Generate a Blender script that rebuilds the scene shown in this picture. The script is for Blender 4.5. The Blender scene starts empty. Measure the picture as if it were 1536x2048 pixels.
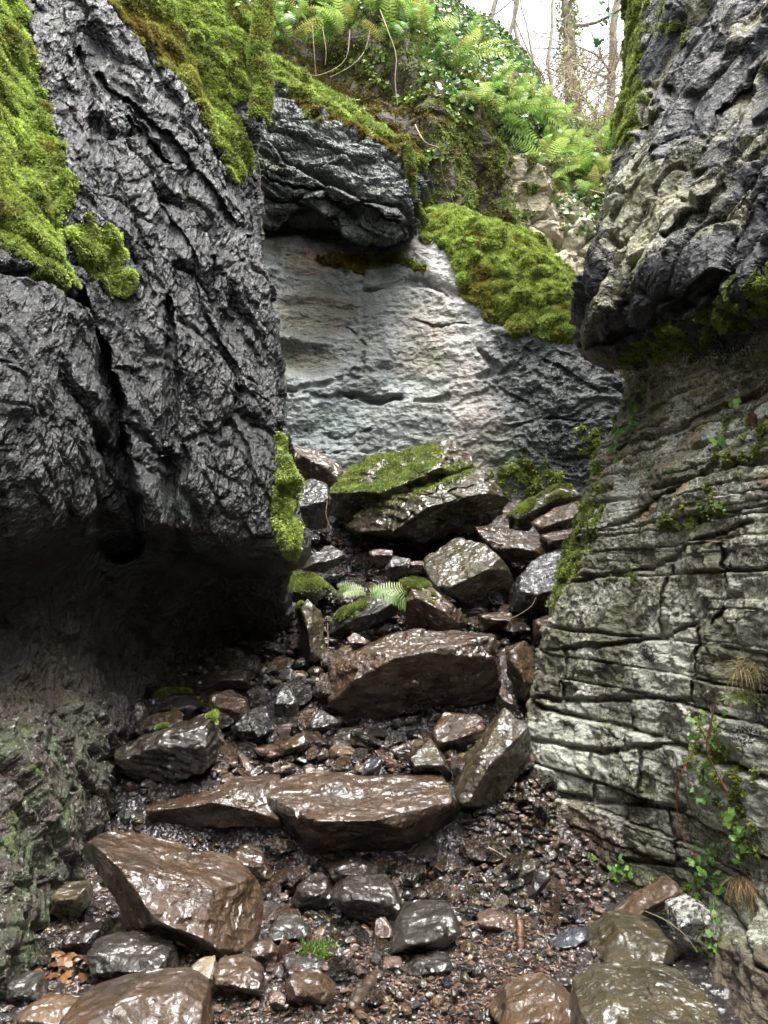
import bpy, bmesh, math, random
import numpy as np
from mathutils import Vector
R = math.radians
random.seed(7); rng = np.random.default_rng(7)
S = bpy.context.scene
COL = S.collection

# ------------------------------------------------------------------ camera, sky, sun, exposure
PITCH = R(5.0); FPX = 1479.0; CAMZ = 1.5
cd = bpy.data.cameras.new('camera'); cam = bpy.data.objects.new('camera', cd); COL.objects.link(cam)
cam.location = (0, 0, CAMZ); cam.rotation_euler = (R(90) + PITCH, 0, 0)
cd.sensor_fit = 'VERTICAL'; cd.sensor_height = 36.0; cd.lens = 36.0 * FPX / 2048.0
cd.clip_start = 0.05; cd.clip_end = 2000
S.camera = cam
SUN_EL, SUN_AZ = R(75), R(150)          # azimuth measured clockwise from +Y (north)
w = bpy.data.worlds.new("World"); S.world = w; w.use_nodes = True
nt = w.node_tree; nt.nodes.clear()
sky = nt.nodes.new('ShaderNodeTexSky'); sky.sky_type = 'NISHITA'; sky.sun_disc = False
sky.sun_elevation = SUN_EL; sky.sun_rotation = SUN_AZ; sky.air_density = 1.0; sky.dust_density = 5.0
hsv = nt.nodes.new('ShaderNodeHueSaturation'); hsv.inputs['Saturation'].default_value = 0.22
bg = nt.nodes.new('ShaderNodeBackground'); bg.inputs['Strength'].default_value = 0.15
wo = nt.nodes.new('ShaderNodeOutputWorld')
nt.links.new(sky.outputs[0], hsv.inputs['Color']); nt.links.new(hsv.outputs[0], bg.inputs[0]); nt.links.new(bg.outputs[0], wo.inputs[0])
sd = bpy.data.lights.new('sun', 'SUN'); sd.energy = 0.8; sd.angle = R(32); sd.color = (1, 0.97, 0.92)
sun = bpy.data.objects.new('sun', sd); COL.objects.link(sun)
sdir = Vector((math.sin(SUN_AZ) * math.cos(SUN_EL), math.cos(SUN_AZ) * math.cos(SUN_EL), math.sin(SUN_EL)))
sun.rotation_euler = sdir.to_track_quat('Z', 'Y').to_euler()
S.view_settings.view_transform = 'Standard'; S.view_settings.look = 'None'
S.view_settings.exposure = 2.75; S.view_settings.gamma = 1.0
S.cycles.max_bounces = 6; S.cycles.diffuse_bounces = 3; S.cycles.glossy_bounces = 3
S.cycles.transmission_bounces = 3; S.cycles.use_denoising = True

CP, SP = math.cos(PITCH), math.sin(PITCH)
def P(px, py, Y):
    """world point seen at photo pixel (px,py) whose y is Y"""
    r = (px - 768) / FPX; u = (1024 - py) / FPX
    yy = CP - u * SP; zz = SP + u * CP
    k = Y / yy
    return np.array([r * k, Y, CAMZ + zz * k])
def proj(V):
    x = V[:, 0]; y = V[:, 1]; z = V[:, 2] - CAMZ
    f = np.maximum(y * CP + z * SP, 0.05); u = -y * SP + z * CP
    return 768 + FPX * x / f, 1024 - FPX * u / f

# ------------------------------------------------------------------ numpy noise
_prm = np.random.default_rng(3).permutation(256).astype(np.int64)
_g = np.random.default_rng(4).normal(size=(256, 3)); _g /= np.linalg.norm(_g, axis=1)[:, None]
_g = _g.astype(np.float32)
def pn(p):
    p = np.asarray(p, dtype=np.float32)
    i = np.floor(p).astype(np.int64); f = p - i
    s = f * f * f * (f * (f * 6 - 15) + 10)
    out = 0
    for a in (0, 1):
        wa = s[:, 0] if a else 1 - s[:, 0]; ha = _prm[(i[:, 0] + a) & 255]
        for b in (0, 1):
            wb = s[:, 1] if b else 1 - s[:, 1]; hb = _prm[(ha + i[:, 1] + b) & 255]
            for c in (0, 1):
                wc = s[:, 2] if c else 1 - s[:, 2]
                g = _g[_prm[(hb + i[:, 2] + c) & 255]]
                d = g[:, 0] * (f[:, 0] - a) + g[:, 1] * (f[:, 1] - b) + g[:, 2] * (f[:, 2] - c)
                out = out + wa * wb * wc * d
    return out * 1.6
def fbm(p, o=4, l=2.1, g=0.5):
    a = 1.0; s = 0; t = 0
    for k in range(o):
        s = s + a * pn(p + 17.3 * k); t += a; a *= g; p = p * l
    return s / t
def ridged(p, o=4, g=0.55):
    a = 1.0; s = 0; t = 0
    for k in range(o):
        s = s + a * (1 - np.abs(pn(p + 9.7 * k)) * 2); t += a; a *= g; p = p * 2.07
    return s / t
def facet(p, jit=0.8):
    """angular cells: (cell edge distance, random plane height, random id)"""
    p = np.asarray(p, dtype=np.float32)
    b = np.floor(p - 0.5).astype(np.int64)
    F1 = np.full(len(p), 9.0, np.float32); F2 = F1.copy(); bid = np.zeros(len(p), np.int64)
    bd = np.zeros((len(p), 3), np.float32)
    for a in (0, 1):
        for c in (0, 1):
            for e in (0, 1):
                ci = b + np.array([a, c, e])
                h = _prm[(_prm[(_prm[ci[:, 0] & 255] + ci[:, 1]) & 255] + ci[:, 2]) & 255]
                pt = ci + 0.5 + _g[h] * 0.5 * jit
                d = p - pt; dd = np.sqrt((d * d).sum(1))
                m = dd < F1
                F2 = np.where(m, F1, np.minimum(F2, dd)); F1 = np.where(m, dd, F1)
                bid = np.where(m, h, bid); bd[m] = d[m]
    n = _g[_prm[bid]]
    return F2 - F1, (bd * n).sum(1), (bid / 255.0).astype(np.float32)
def sst(a, b, x):
    t = np.clip((x - a) / (b - a), 0, 1); return t * t * (3 - 2 * t)
def blob(X, Y, cx, cy, rx, ry, ang=0, soft=0.5):
    c, s = math.cos(R(ang)), math.sin(R(ang)); dx, dy = X - cx, Y - cy
    u = (dx * c + dy * s) / rx; v = (-dx * s + dy * c) / ry
    return 1 - sst(1 - soft, 1 + soft, np.sqrt(u * u + v * v))
def pathmask(X, Y, pts, soft=0.5):
    """pts: (x,y,halfwidth) polyline"""
    out = np.zeros(len(X))
    for (x0, y0, w0), (x1, y1, w1) in zip(pts[:-1], pts[1:]):
        dx, dy = x1 - x0, y1 - y0; t = np.clip(((X - x0) * dx + (Y - y0) * dy) / (dx * dx + dy * dy), 0, 1)
        d = np.hypot(X - x0 - t * dx, Y - y0 - t * dy) / (w0 + t * (w1 - w0))
        out = np.maximum(out, 1 - sst(1 - soft, 1 + soft, d))
    return out

# ------------------------------------------------------------------ mesh helpers
def tag(o, label=None, cat=None, group=None, kind=None):
    if label: o['label'] = label
    if cat: o['category'] = cat
    if group: o['group'] = group
    if kind: o['kind'] = kind
    return o
def mesh(name, V, F, mat, attrs=None, smooth=True):
    V = np.ascontiguousarray(V, dtype=np.float32); F = np.ascontiguousarray(F, dtype=np.int32)
    me = bpy.data.meshes.new(name); k = F.shape[1]
    me.vertices.add(len(V)); me.vertices.foreach_set('co', V.ravel())
    me.loops.add(F.size); me.loops.foreach_set('vertex_index', F.ravel())
    me.polygons.add(len(F)); me.polygons.foreach_set('loop_start', (np.arange(len(F)) * k).astype(np.int32))
    me.update(calc_edges=True)
    me.polygons.foreach_set('use_smooth', np.full(len(F), smooth))
    for n, a in (attrs or {}).items():
        a = np.asarray(a, dtype=np.float32)
        if a.ndim == 2:
            if a.shape[1] == 3: a = np.hstack([a, np.ones((len(a), 1), np.float32)])
            at = me.attributes.new(n, 'FLOAT_COLOR', 'POINT'); at.data.foreach_set('color', a.ravel())
        else:
            at = me.attributes.new(n, 'FLOAT', 'POINT'); at.data.foreach_set('value', a.ravel())
    me.materials.append(mat); me.update()
    return me
def obj(name, me, parent=None, loc=None):
    o = bpy.data.objects.new(name, me); COL.objects.link(o)
    if parent: o.parent = parent
    if loc is not None: o.location = loc
    return o
def grid_faces(nu, nv, flip=False):
    i = np.arange(nu * nv).reshape(nv, nu)
    q = np.stack([i[:-1, :-1], i[:-1, 1:], i[1:, 1:], i[1:, :-1]], -1).reshape(-1, 4)
    return q[:, ::-1] if flip else q
def grid_normals(G):
    du = np.gradient(G, axis=1); dv = np.gradient(G, axis=0)
    n = np.cross(du, dv); n /= (np.linalg.norm(n, axis=2, keepdims=True) + 1e-9)
    return n
def catmull(A, ts, axis):
    """A sampled at integer knots along axis, evaluated at ts"""
    A = np.moveaxis(A, axis, 0); n = len(A)
    i = np.clip(np.floor(ts).astype(int), 0, n - 2); t = (ts - i).reshape(-1, *([1] * (A.ndim - 1)))
    g = lambda k: A[np.clip(k, 0, n - 1)]
    p0 = np.where((i == 0).reshape(t.shape), 2 * g(i) - g(i + 1), g(i - 1)); p1 = g(i); p2 = g(i + 1)
    p3 = np.where((i + 2 > n - 1).reshape(t.shape), 2 * g(i + 1) - g(i), g(i + 2))
    r = p1 + 0.5 * t * (p2 - p0 + t * (2 * p0 - 5 * p1 + 4 * p2 - p3 + t * (3 * (p1 - p2) + p3 - p0)))
    return np.moveaxis(r, 0, axis)
def net(rows, step=2.2):
    """rows: list of lists of (px,py,Y) -> dense grid"""
    C = np.array([[P(*c) if len(c) == 3 else np.array(c[1:]) for c in r] for r in rows])
    px = np.array([[c[:2] if len(c) == 3 else (-2000 if c[1] < 0 else 4000, c[0]) for c in r] for r in rows], float)
    def cnt(D):
        out = []
        for d, inside in D: out.append(max(5, int(d / step)) if inside else 10)
        return out
    clipx = np.clip(px, [-60, -60], [1596, 2108])
    du = np.hypot(*np.moveaxis(np.diff(clipx, axis=1), -1, 0)).max(0); dv = np.hypot(*np.moveaxis(np.diff(clipx, axis=0), -1, 0)).max(1)
    ts = lambda D: np.concatenate([k + np.arange(max(12, int(d / step))) / max(12, int(d / step)) for k, d in enumerate(D)] + [[len(D)]])
    G = catmull(catmull(C, ts(dv), 0), ts(du), 1)
    return G
def tube(pts, rad, seg=6):
    pts = np.array(pts, float); n = len(pts)
    rad = np.full(n, rad) if np.isscalar(rad) else np.array(rad)
    t = np.gradient(pts, axis=0); t /= np.linalg.norm(t, axis=1)[:, None] + 1e-9
    a = np.cross(t, [0.31, 0.2, 0.93]); a /= np.linalg.norm(a, axis=1)[:, None] + 1e-9; b = np.cross(t, a)
    th = np.arange(seg) / seg * 2 * math.pi
    V = (pts[:, None] + rad[:, None, None] * (np.cos(th)[None, :, None] * a[:, None] + np.sin(th)[None, :, None] * b[:, None])).reshape(-1, 3)
    i = np.arange(n - 1)[:, None] * seg; j = np.arange(seg)[None]; k = (j + 1) % seg
    F = np.stack([i + j, i + k, i + seg + k, i + seg + j], -1).reshape(-1, 4)
    return V, F
def join(parts):
    Vs, Fs, o = [], [], 0
    for V, F in parts:
        Vs.append(V); Fs.append(F + o); o += len(V)
    return np.vstack(Vs), np.vstack(Fs)
def smoothpath(pts, n=12):
    A = np.array(pts, float)
    return catmull(A, np.linspace(0, len(A) - 1, n), 0)

# ------------------------------------------------------------------ materials
def nodes(name):
    m = bpy.data.materials.new(name); m.use_nodes = True; t = m.node_tree; t.nodes.clear()
    o = t.nodes.new('ShaderNodeOutputMaterial'); b = t.nodes.new('ShaderNodeBsdfPrincipled'); t.links.new(b.outputs[0], o.inputs[0])
    return m, t, b
def N(t, typ, **kw):
    n = t.nodes.new(typ)
    for k, v in kw.items():
        if k in n.inputs.keys(): n.inputs[k].default_value = v
        else: setattr(n, k, v)
    return n
def mth(t, op, a, b=None, clamp=False):
    n = t.nodes.new('ShaderNodeMath'); n.operation = op; n.use_clamp = clamp
    for i, x in enumerate((a, b)):
        if x is None: continue
        if isinstance(x, (int, float)): n.inputs[i].default_value = x
        else: t.links.new(x, n.inputs[i])
    return n.outputs[0]
def mixc(t, f, a, b, mode='MIX'):
    n = t.nodes.new('ShaderNodeMix'); n.data_type = 'RGBA'; n.blend_type = mode
    for s, x in ((n.inputs[0], f), (n.inputs[6], a), (n.inputs[7], b)):
        if isinstance(x, (int, float)): s.default_value = x
        elif isinstance(x, tuple): s.default_value = x if len(x) == 4 else (*x, 1)
        else: t.links.new(x, s)
    return n.outputs[2]
def rock_mat(name, bump=0.012, bscale=30, fine=0.5, coat=0.0, spec=0.5, chip=0.0, cscale=30.0, tilt=0.0, squash=(1, 1, 1), chipd=0.02, film=14.0, filmd=0.05, keepfilm=False):
    m, t, b = nodes(name)
    geo = N(t, 'ShaderNodeTexCoord'); pos = geo.outputs['Object']
    col = N(t, 'ShaderNodeAttribute', attribute_name='Col'); lich = N(t, 'ShaderNodeAttribute', attribute_name='lich')
    blk = N(t, 'ShaderNodeAttribute', attribute_name='blk'); rgh = N(t, 'ShaderNodeAttribute', attribute_name='rgh')
    n1 = N(t, 'ShaderNodeTexNoise', Scale=bscale, Detail=7.0, Roughness=0.62); t.links.new(pos, n1.inputs['Vector'])
    n2 = N(t, 'ShaderNodeTexNoise', Scale=95.0, Detail=4.0, Roughness=0.7); t.links.new(pos, n2.inputs['Vector'])
    n3 = N(t, 'ShaderNodeTexNoise', Scale=6.0, Detail=5.0, Roughness=0.6); t.links.new(pos, n3.inputs['Vector'])
    n4 = N(t, 'ShaderNodeTexNoise', Scale=42.0, Detail=5.0, Roughness=0.75); t.links.new(pos, n4.inputs['Vector'])
    # tone variation
    v = mth(t, 'ADD', mth(t, 'MULTIPLY', n1.outputs[0], 0.9), mth(t, 'MULTIPLY', n3.outputs[0], 0.9)); v = mth(t, 'ADD', v, 0.12)
    c = mixc(t, 1.0, col.outputs['Color'], v, 'MULTIPLY')
    # lichen crust specks
    lf = mth(t, 'MULTIPLY', mth(t, 'SUBTRACT', mth(t, 'ADD', n4.outputs[0], mth(t, 'MULTIPLY', lich.outputs['Fac'], 0.45)), 0.72), 14.0, True)
    lf = mth(t, 'MULTIPLY', lf, mth(t, 'MULTIPLY', lich.outputs['Fac'], 4.0, True), True)
    c = mixc(t, mth(t, 'MULTIPLY', lf, 0.85), c, mixc(t, n2.outputs[0], (0.30, 0.31, 0.24), (0.62, 0.63, 0.55)))
    bf = mth(t, 'MULTIPLY', mth(t, 'SUBTRACT', mth(t, 'ADD', n2.outputs[0], mth(t, 'MULTIPLY', blk.outputs['Fac'], 0.45)), 0.72), 16.0, True)
    bf = mth(t, 'MULTIPLY', bf, mth(t, 'MULTIPLY', blk.outputs['Fac'], 4.0, True), True)
    c = mixc(t, bf, c, (0.012, 0.013, 0.014))
    t.links.new(c, b.inputs['Base Color'])
    r = mth(t, 'ADD', rgh.outputs['Fac'], mth(t, 'MULTIPLY', mth(t, 'SUBTRACT', n3.outputs[0], 0.5), 0.35))
    r = mth(t, 'MAXIMUM', r, 0.06); r = mth(t, 'ADD', r, mth(t, 'MULTIPLY', lf, 0.3), True)
    t.links.new(r, b.inputs['Roughness'])
    b.inputs['Specular IOR Level'].default_value = spec
    b.inputs['Coat Weight'].default_value = coat; b.inputs['Coat Roughness'].default_value = 0.07; b.inputs['Coat IOR'].default_value = 1.6
    h = mth(t, 'ADD', n1.outputs[0], mth(t, 'MULTIPLY', n2.outputs[0], 0.25 * fine)); h = mth(t, 'ADD', h, mth(t, 'MULTIPLY', lf, 0.08))
    bp = N(t, 'ShaderNodeBump', Strength=1.0, Distance=bump); t.links.new(h, bp.inputs['Height'])
    if chip > 0:
        rotm = N(t, 'ShaderNodeMapping'); rotm.inputs['Rotation'].default_value = (R(tilt), 0, 0); t.links.new(pos, rotm.inputs['Vector'])
        mp = N(t, 'ShaderNodeMapping'); mp.inputs['Scale'].default_value = squash; t.links.new(rotm.outputs[0], mp.inputs['Vector'])
        wn = N(t, 'ShaderNodeTexNoise', Scale=cscale * 0.5, Detail=3.0); t.links.new(mp.outputs[0], wn.inputs['Vector'])
        ad = N(t, 'ShaderNodeVectorMath', operation='MULTIPLY_ADD'); ad.inputs[1].default_value = (1.3 / cscale,) * 3
        t.links.new(wn.outputs['Color'], ad.inputs[0]); t.links.new(mp.outputs[0], ad.inputs[2])
        hh = None
        for sc, am in ((cscale, 1.0), (cscale * 2.3, 0.4)):
            vo = N(t, 'ShaderNodeTexVoronoi', Scale=sc); t.links.new(ad.outputs[0], vo.inputs['Vector'])
            vc = N(t, 'ShaderNodeSeparateColor'); t.links.new(vo.outputs['Color'], vc.inputs[0])
            x = mth(t, 'MULTIPLY', mth(t, 'ADD', vo.outputs['Distance'], mth(t, 'MULTIPLY', vc.outputs[0], 0.35)), am)
            hh = x if hh is None else mth(t, 'ADD', hh, x)
        fl = N(t, 'ShaderNodeAttribute', attribute_name='flat'); hh = mth(t, 'MULTIPLY', hh, mth(t, 'SUBTRACT', 1.0, fl.outputs['Fac']))
        b2 = N(t, 'ShaderNodeBump', Strength=chip, Distance=chipd); t.links.new(hh, b2.inputs['Height']); t.links.new(bp.outputs[0], b2.inputs['Normal']); bp = b2
    t.links.new(bp.outputs[0], b.inputs['Normal'])
    if coat > 0:                                       # the water film is smoother than the stone under it
        nf_ = N(t, 'ShaderNodeTexNoise', Scale=film, Detail=2.0, Roughness=0.5); t.links.new(pos, nf_.inputs['Vector'])
        nf2 = N(t, 'ShaderNodeTexNoise', Scale=film * 2.6, Detail=2.0, Roughness=0.5); t.links.new(pos, nf2.inputs['Vector'])
        hf = mth(t, 'ADD', mth(t, 'ADD', nf_.outputs[0], mth(t, 'MULTIPLY', n1.outputs[0], 0.10)), mth(t, 'MULTIPLY', nf2.outputs[0], 0.22))
        if not keepfilm: t.links.new(mth(t, 'MULTIPLY', mth(t, 'SUBTRACT', n3.outputs[0], 0.36), 7.0, True), b.inputs['Coat Weight'])
        fb = N(t, 'ShaderNodeBump', Strength=1.0, Distance=filmd); t.links.new(hf, fb.inputs['Height']); t.links.new(fb.outputs[0] if film > 0 else bp.outputs[0], b.inputs['Coat Normal'])
        if keepfilm: t.links.new(bp.outputs[0], b.inputs['Coat Normal'])
    return m
M_LEFT = rock_mat('wet_black_limestone', 0.034, 30, 1.0, 0.2, 0.42, 1.0, 24.0, -58, (1, 0.33, 1), 0.028, keepfilm=True)
M_BACK = rock_mat('streaked_grey_limestone', 0.035, 16, 0.8, 0.0, 0.5, 0.8, 12.0, 0, (0.7, 1, 1.2), 0.03)
M_RIGHT = rock_mat('lichened_limestone', 0.028, 26, 0.9, 0.0, 0.5, 0.6, 24.0, 0, (1, 0.6, 1.3), 0.02)
M_BOULDER = rock_mat('wet_muddy_stone', 0.03, 14, 0.4, 1.0, 0.35, 0.6, 9.0, 20, (1, 1, 1.5), 0.03, film=6.5, filmd=0.12)
M_GROUND = rock_mat('wet_mud', 0.03, 40, 1.2, 0.5)
def leaf_mat(name, rough=0.5, trans=0.35, spec=0.3):
    m, t, b = nodes(name)
    col = N(t, 'ShaderNodeAttribute', attribute_name='Col')
    oi = N(t, 'ShaderNodeObjectInfo'); geo = N(t, 'ShaderNodeNewGeometry')
    nz = N(t, 'ShaderNodeTexNoise', Scale=9.0, Detail=4.0); t.links.new(geo.outputs['Position'], nz.inputs['Vector'])
    v = mth(t, 'ADD', mth(t, 'MULTIPLY', nz.outputs[0], 1.2), mth(t, 'MULTIPLY', oi.outputs['Random'], 0.3)); v = mth(t, 'ADD', v, 0.25)
    c = mixc(t, 1.0, col.outputs['Color'], v, 'MULTIPLY')
    t.links.new(c, b.inputs['Base Color']); b.inputs['Roughness'].default_value = rough; b.inputs['Specular IOR Level'].default_value = spec
    tr = N(t, 'ShaderNodeBsdfTranslucent'); t.links.new(c, tr.inputs['Color'])
    mx = N(t, 'ShaderNodeMixShader'); mx.inputs[0].default_value = trans
    t.links.new(b.outputs[0], mx.inputs[1]); t.links.new(tr.outputs[0], mx.inputs[2])
    t.links.new(mx.outputs[0], t.nodes['Material Output'].inputs[0])
    return m
M_MOSS = leaf_mat('moss', 0.75, 0.3, 0.2)
M_LEAF = leaf_mat('leaf', 0.45, 0.4, 0.4)
M_IVY = leaf_mat('glossy_ivy_leaf', 0.22, 0.2, 0.6)
M_LITTER = leaf_mat('dead_leaf', 0.35, 0.1, 0.5)
def bark_mat(name, c0, c1, rough=0.8):
    m, t, b = nodes(name)
    tc = N(t, 'ShaderNodeTexCoord'); nz = N(t, 'ShaderNodeTexNoise', Scale=14.0, Detail=7.0, Roughness=0.7); t.links.new(tc.outputs['Object'], nz.inputs['Vector'])
    t.links.new(mixc(t, mth(t, 'MULTIPLY', mth(t, 'SUBTRACT', nz.outputs[0], 0.35), 3.0, True), c0, c1), b.inputs['Base Color'])
    b.inputs['Roughness'].default_value = rough
    bp = N(t, 'ShaderNodeBump', Strength=0.8, Distance=0.01); t.links.new(nz.outputs[0], bp.inputs['Height']); t.links.new(bp.outputs[0], b.inputs['Normal'])
    return m
M_BARK = bark_mat('tree_bark', (0.09, 0.07, 0.05), (0.26, 0.22, 0.15))
M_TWIG = bark_mat('pale_twig', (0.16, 0.11, 0.07), (0.32, 0.25, 0.17))
M_BRAMBLE = bark_mat('red_bramble', (0.28, 0.06, 0.02), (0.42, 0.13, 0.04), 0.4)
M_WOOD = bark_mat('wet_wood', (0.02, 0.013, 0.009), (0.07, 0.045, 0.028), 0.35)
M_ORANGEWOOD = bark_mat('orange_split_wood', (0.03, 0.014, 0.008), (0.13, 0.055, 0.022), 0.45)

# ------------------------------------------------------------------ moss tufts scattered over a surface
MOSS_LO = np.array([0.055, 0.075, 0.018]); MOSS_HI = np.array([0.43, 0.54, 0.13]); MOSS_OR = np.array([0.20, 0.14, 0.03])
def moss_mesh(V, F, w, nrm, count, length=0.022, width=0.005, droop=0.3, brown=None, bright=1.0, blades=3, keep=None):
    A = V[F[:, 0]]; B = V[F[:, 1]]; C = V[F[:, 2]]; D = V[F[:, -1]]
    area = np.linalg.norm(np.cross(C - A, D - B if F.shape[1] == 4 else B - A), axis=1) * 0.5
    fw = w[F].mean(1); fw = np.clip((fw - 0.22) / 0.35, 0, 1) * area
    px, py = proj(A); fw *= ((px > -80) & (px < 1620) & (py > -80) & (py < 2130))
    to = np.array([0, 0, CAMZ]) - A; fw *= ((to * nrm[F[:, 0]]).sum(1) > -0.25 * np.linalg.norm(to, axis=1))
    if keep is not None: fw *= keep[F[:, 0]]
    # nearer moss is drawn larger in the picture and so needs no more tufts per pixel
    fw = fw / np.maximum(A[:, 1], 1.0) ** 1.0
    if fw.sum() <= 0: return None
    k = rng.choice(len(F), count, p=fw / fw.sum())
    u = rng.random((count, 1)); v = rng.random((count, 1))
    p = A[k] * (1 - u) * (1 - v) + B[k] * u * (1 - v) + C[k] * u * v + D[k] * (1 - u) * v if F.shape[1] == 4 else A[k] + u * (B[k] - A[k]) * 0.5 + v * (C[k] - A[k]) * 0.5
    n = nrm[F[k, 0]]
    lump = fbm(p * 9, 3)
    tone = np.clip(0.5 + 0.7 * lump + 0.4 * fbm(p * 30, 2) + rng.normal(0, 0.14, count), 0, 1)[:, None]
    base = MOSS_LO * (1 - tone) + MOSS_HI * tone
    if brown is not None:
        bb = np.clip(brown[F[k, 0]], 0, 1)[:, None]; base = base * (1 - bb) + (MOSS_OR * (0.4 + 0.8 * tone)) * bb
    base = base * bright
    Vs, Cs = [], []
    for q in range(blades):
        d = n + rng.normal(0, 0.6, (count, 3)); d[:, 2] -= droop; d /= np.linalg.norm(d, axis=1)[:, None]
        L = (length * (0.5 + rng.random(count)) * 1.0)[:, None]
        s = np.cross(d, rng.normal(0, 1, (count, 3))); s /= np.linalg.norm(s, axis=1)[:, None] + 1e-9
        W = width * (0.6 + 0.8 * rng.random((count, 1)))
        o = p + n * 0.002
        mid = o + d * L * 0.5; tri = np.stack([mid - s * W, o + d * L, mid + s * W, o], 1)
        Vs.append(tri.reshape(-1, 3)); cc = base * (0.8 + 0.4 * rng.random((count, 1)))
        Cs.append(np.repeat(cc, 4, 0))
    Vn = np.vstack(Vs); Cn = np.vstack(Cs)
    Fn = np.arange(len(Vn)).reshape(-1, 4)
    return mesh('moss', Vn, Fn, M_MOSS, {'Col': Cn}, smooth=False)
def add_moss(surf, count, label, length=0.022, width=0.005, droop=0.3, bright=1.0, parent=None, keep=None):
    me = moss_mesh(surf['V'], surf['F'], surf['moss'], surf['N'], count, length, width, droop, surf.get('brown'), bright, keep=keep)
    if me is None: return
    o = obj('moss', me, parent)
    if parent is None: tag(o, label, 'moss', None, 'stuff')
    return o
def beds(V, th, jl, seed, dip=0.0, wob=0.03):
    z = V[:, 2] + dip * V[:, 1] + wob * fbm(V * 1.1 + seed, 3) + 0.006 * fbm(V * 9 + seed, 2)
    u = z / th; u = u + 0.35 * np.sin(u * 1.7 + seed) ; k = np.floor(u).astype(np.int64); f = u - k
    h = _prm[(k + seed) & 255]; v = (V[:, 1] + 0.5 * V[:, 0] + 0.05 * fbm(V * 3 + seed, 2)) / jl * (0.7 + 0.6 * (h & 7) / 7) + h / 37.0; j = np.floor(v).astype(np.int64); g = v - j
    o = _prm[(h + j) & 255] / 255.0 - 0.5
    db = np.minimum(f, 1 - f) * th; dj = np.minimum(g, 1 - g) * jl
    return db, dj, o, f - 0.5, h / 255.0
def surface(name, G, mat, field, flip=False):
    flip = not flip
    nv, nu = G.shape[:2]; Nn = grid_normals(G)
    V = G.reshape(-1, 3); n = Nn.reshape(-1, 3)
    c = V.mean(0)
    if flip: n = -n
    px, py = proj(V)
    r = field(V, n, px, py)
    V2 = V + n * r['d'][:, None]
    if 'carve' in r:                                # clefts cut back into the rock
        e = V - np.array([0, 0, CAMZ]); e /= np.linalg.norm(e, axis=1)[:, None] + 1e-9; V2 = V2 + e * (r['carve'] * (V[:, 1] > 1.0))[:, None]
    F = grid_faces(nu, nv, flip)
    n2 = grid_normals(V2.reshape(nv, nu, 3)).reshape(-1, 3) * (-1 if flip else 1)
    z = np.zeros(len(V)); moss = np.clip(r.get('moss', z), 0, 1)
    frq = 16 if name.startswith('cliff_l') or name.startswith('cliff_r') else 8
    moss = np.clip(moss * 1.2 + (1.0 * fbm(V * frq + 5, 4) * (1 - 0.3 * moss) + 0.45 * fbm(V * 2.5 + 50, 3)) * (moss > 0.02) - 0.26, 0, 1)
    # moss cushions swell outwards
    lump = 0.5 + 0.5 * fbm(V2 * 6, 3); V2 = V2 + n2 * (moss * (0.005 + 0.022 * lump) * r.get('swell', 1.0))[:, None]
    br = np.clip(r.get('brown', z), 0, 1)[:, None]
    mc = (MOSS_LO * 0.7) * (1 - br) + MOSS_OR * 0.3 * br + 0.10 * (MOSS_HI - MOSS_LO) * lump[:, None] * (1 - br)
    mm = sst(0.25, 0.55, moss)[:, None]
    Col = r['Col'] * (1 - mm) + mc * mm
    at = {'Col': Col, 'lich': r.get('lich', z) * (1 - mm[:, 0]), 'blk': r.get('blk', z) * (1 - mm[:, 0]),
          'rgh': r['rgh'] * (1 - mm[:, 0]) + 0.85 * mm[:, 0], 'flat': np.clip(r.get('flat', z) + mm[:, 0], 0, 1)}
    o = obj(name, mesh(name, V2, F, mat, at)); o['kind'] = 'structure'
    return dict(o=o, V=V2, F=F, N=n2, moss=moss, brown=r.get('brown'), px=proj(V2)[0], py=proj(V2)[1], r=r)
def rgb(*c): return np.array(c, dtype=np.float32)
def cmix(a, b, t): return a * (1 - t[:, None]) + b * t[:, None]

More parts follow.
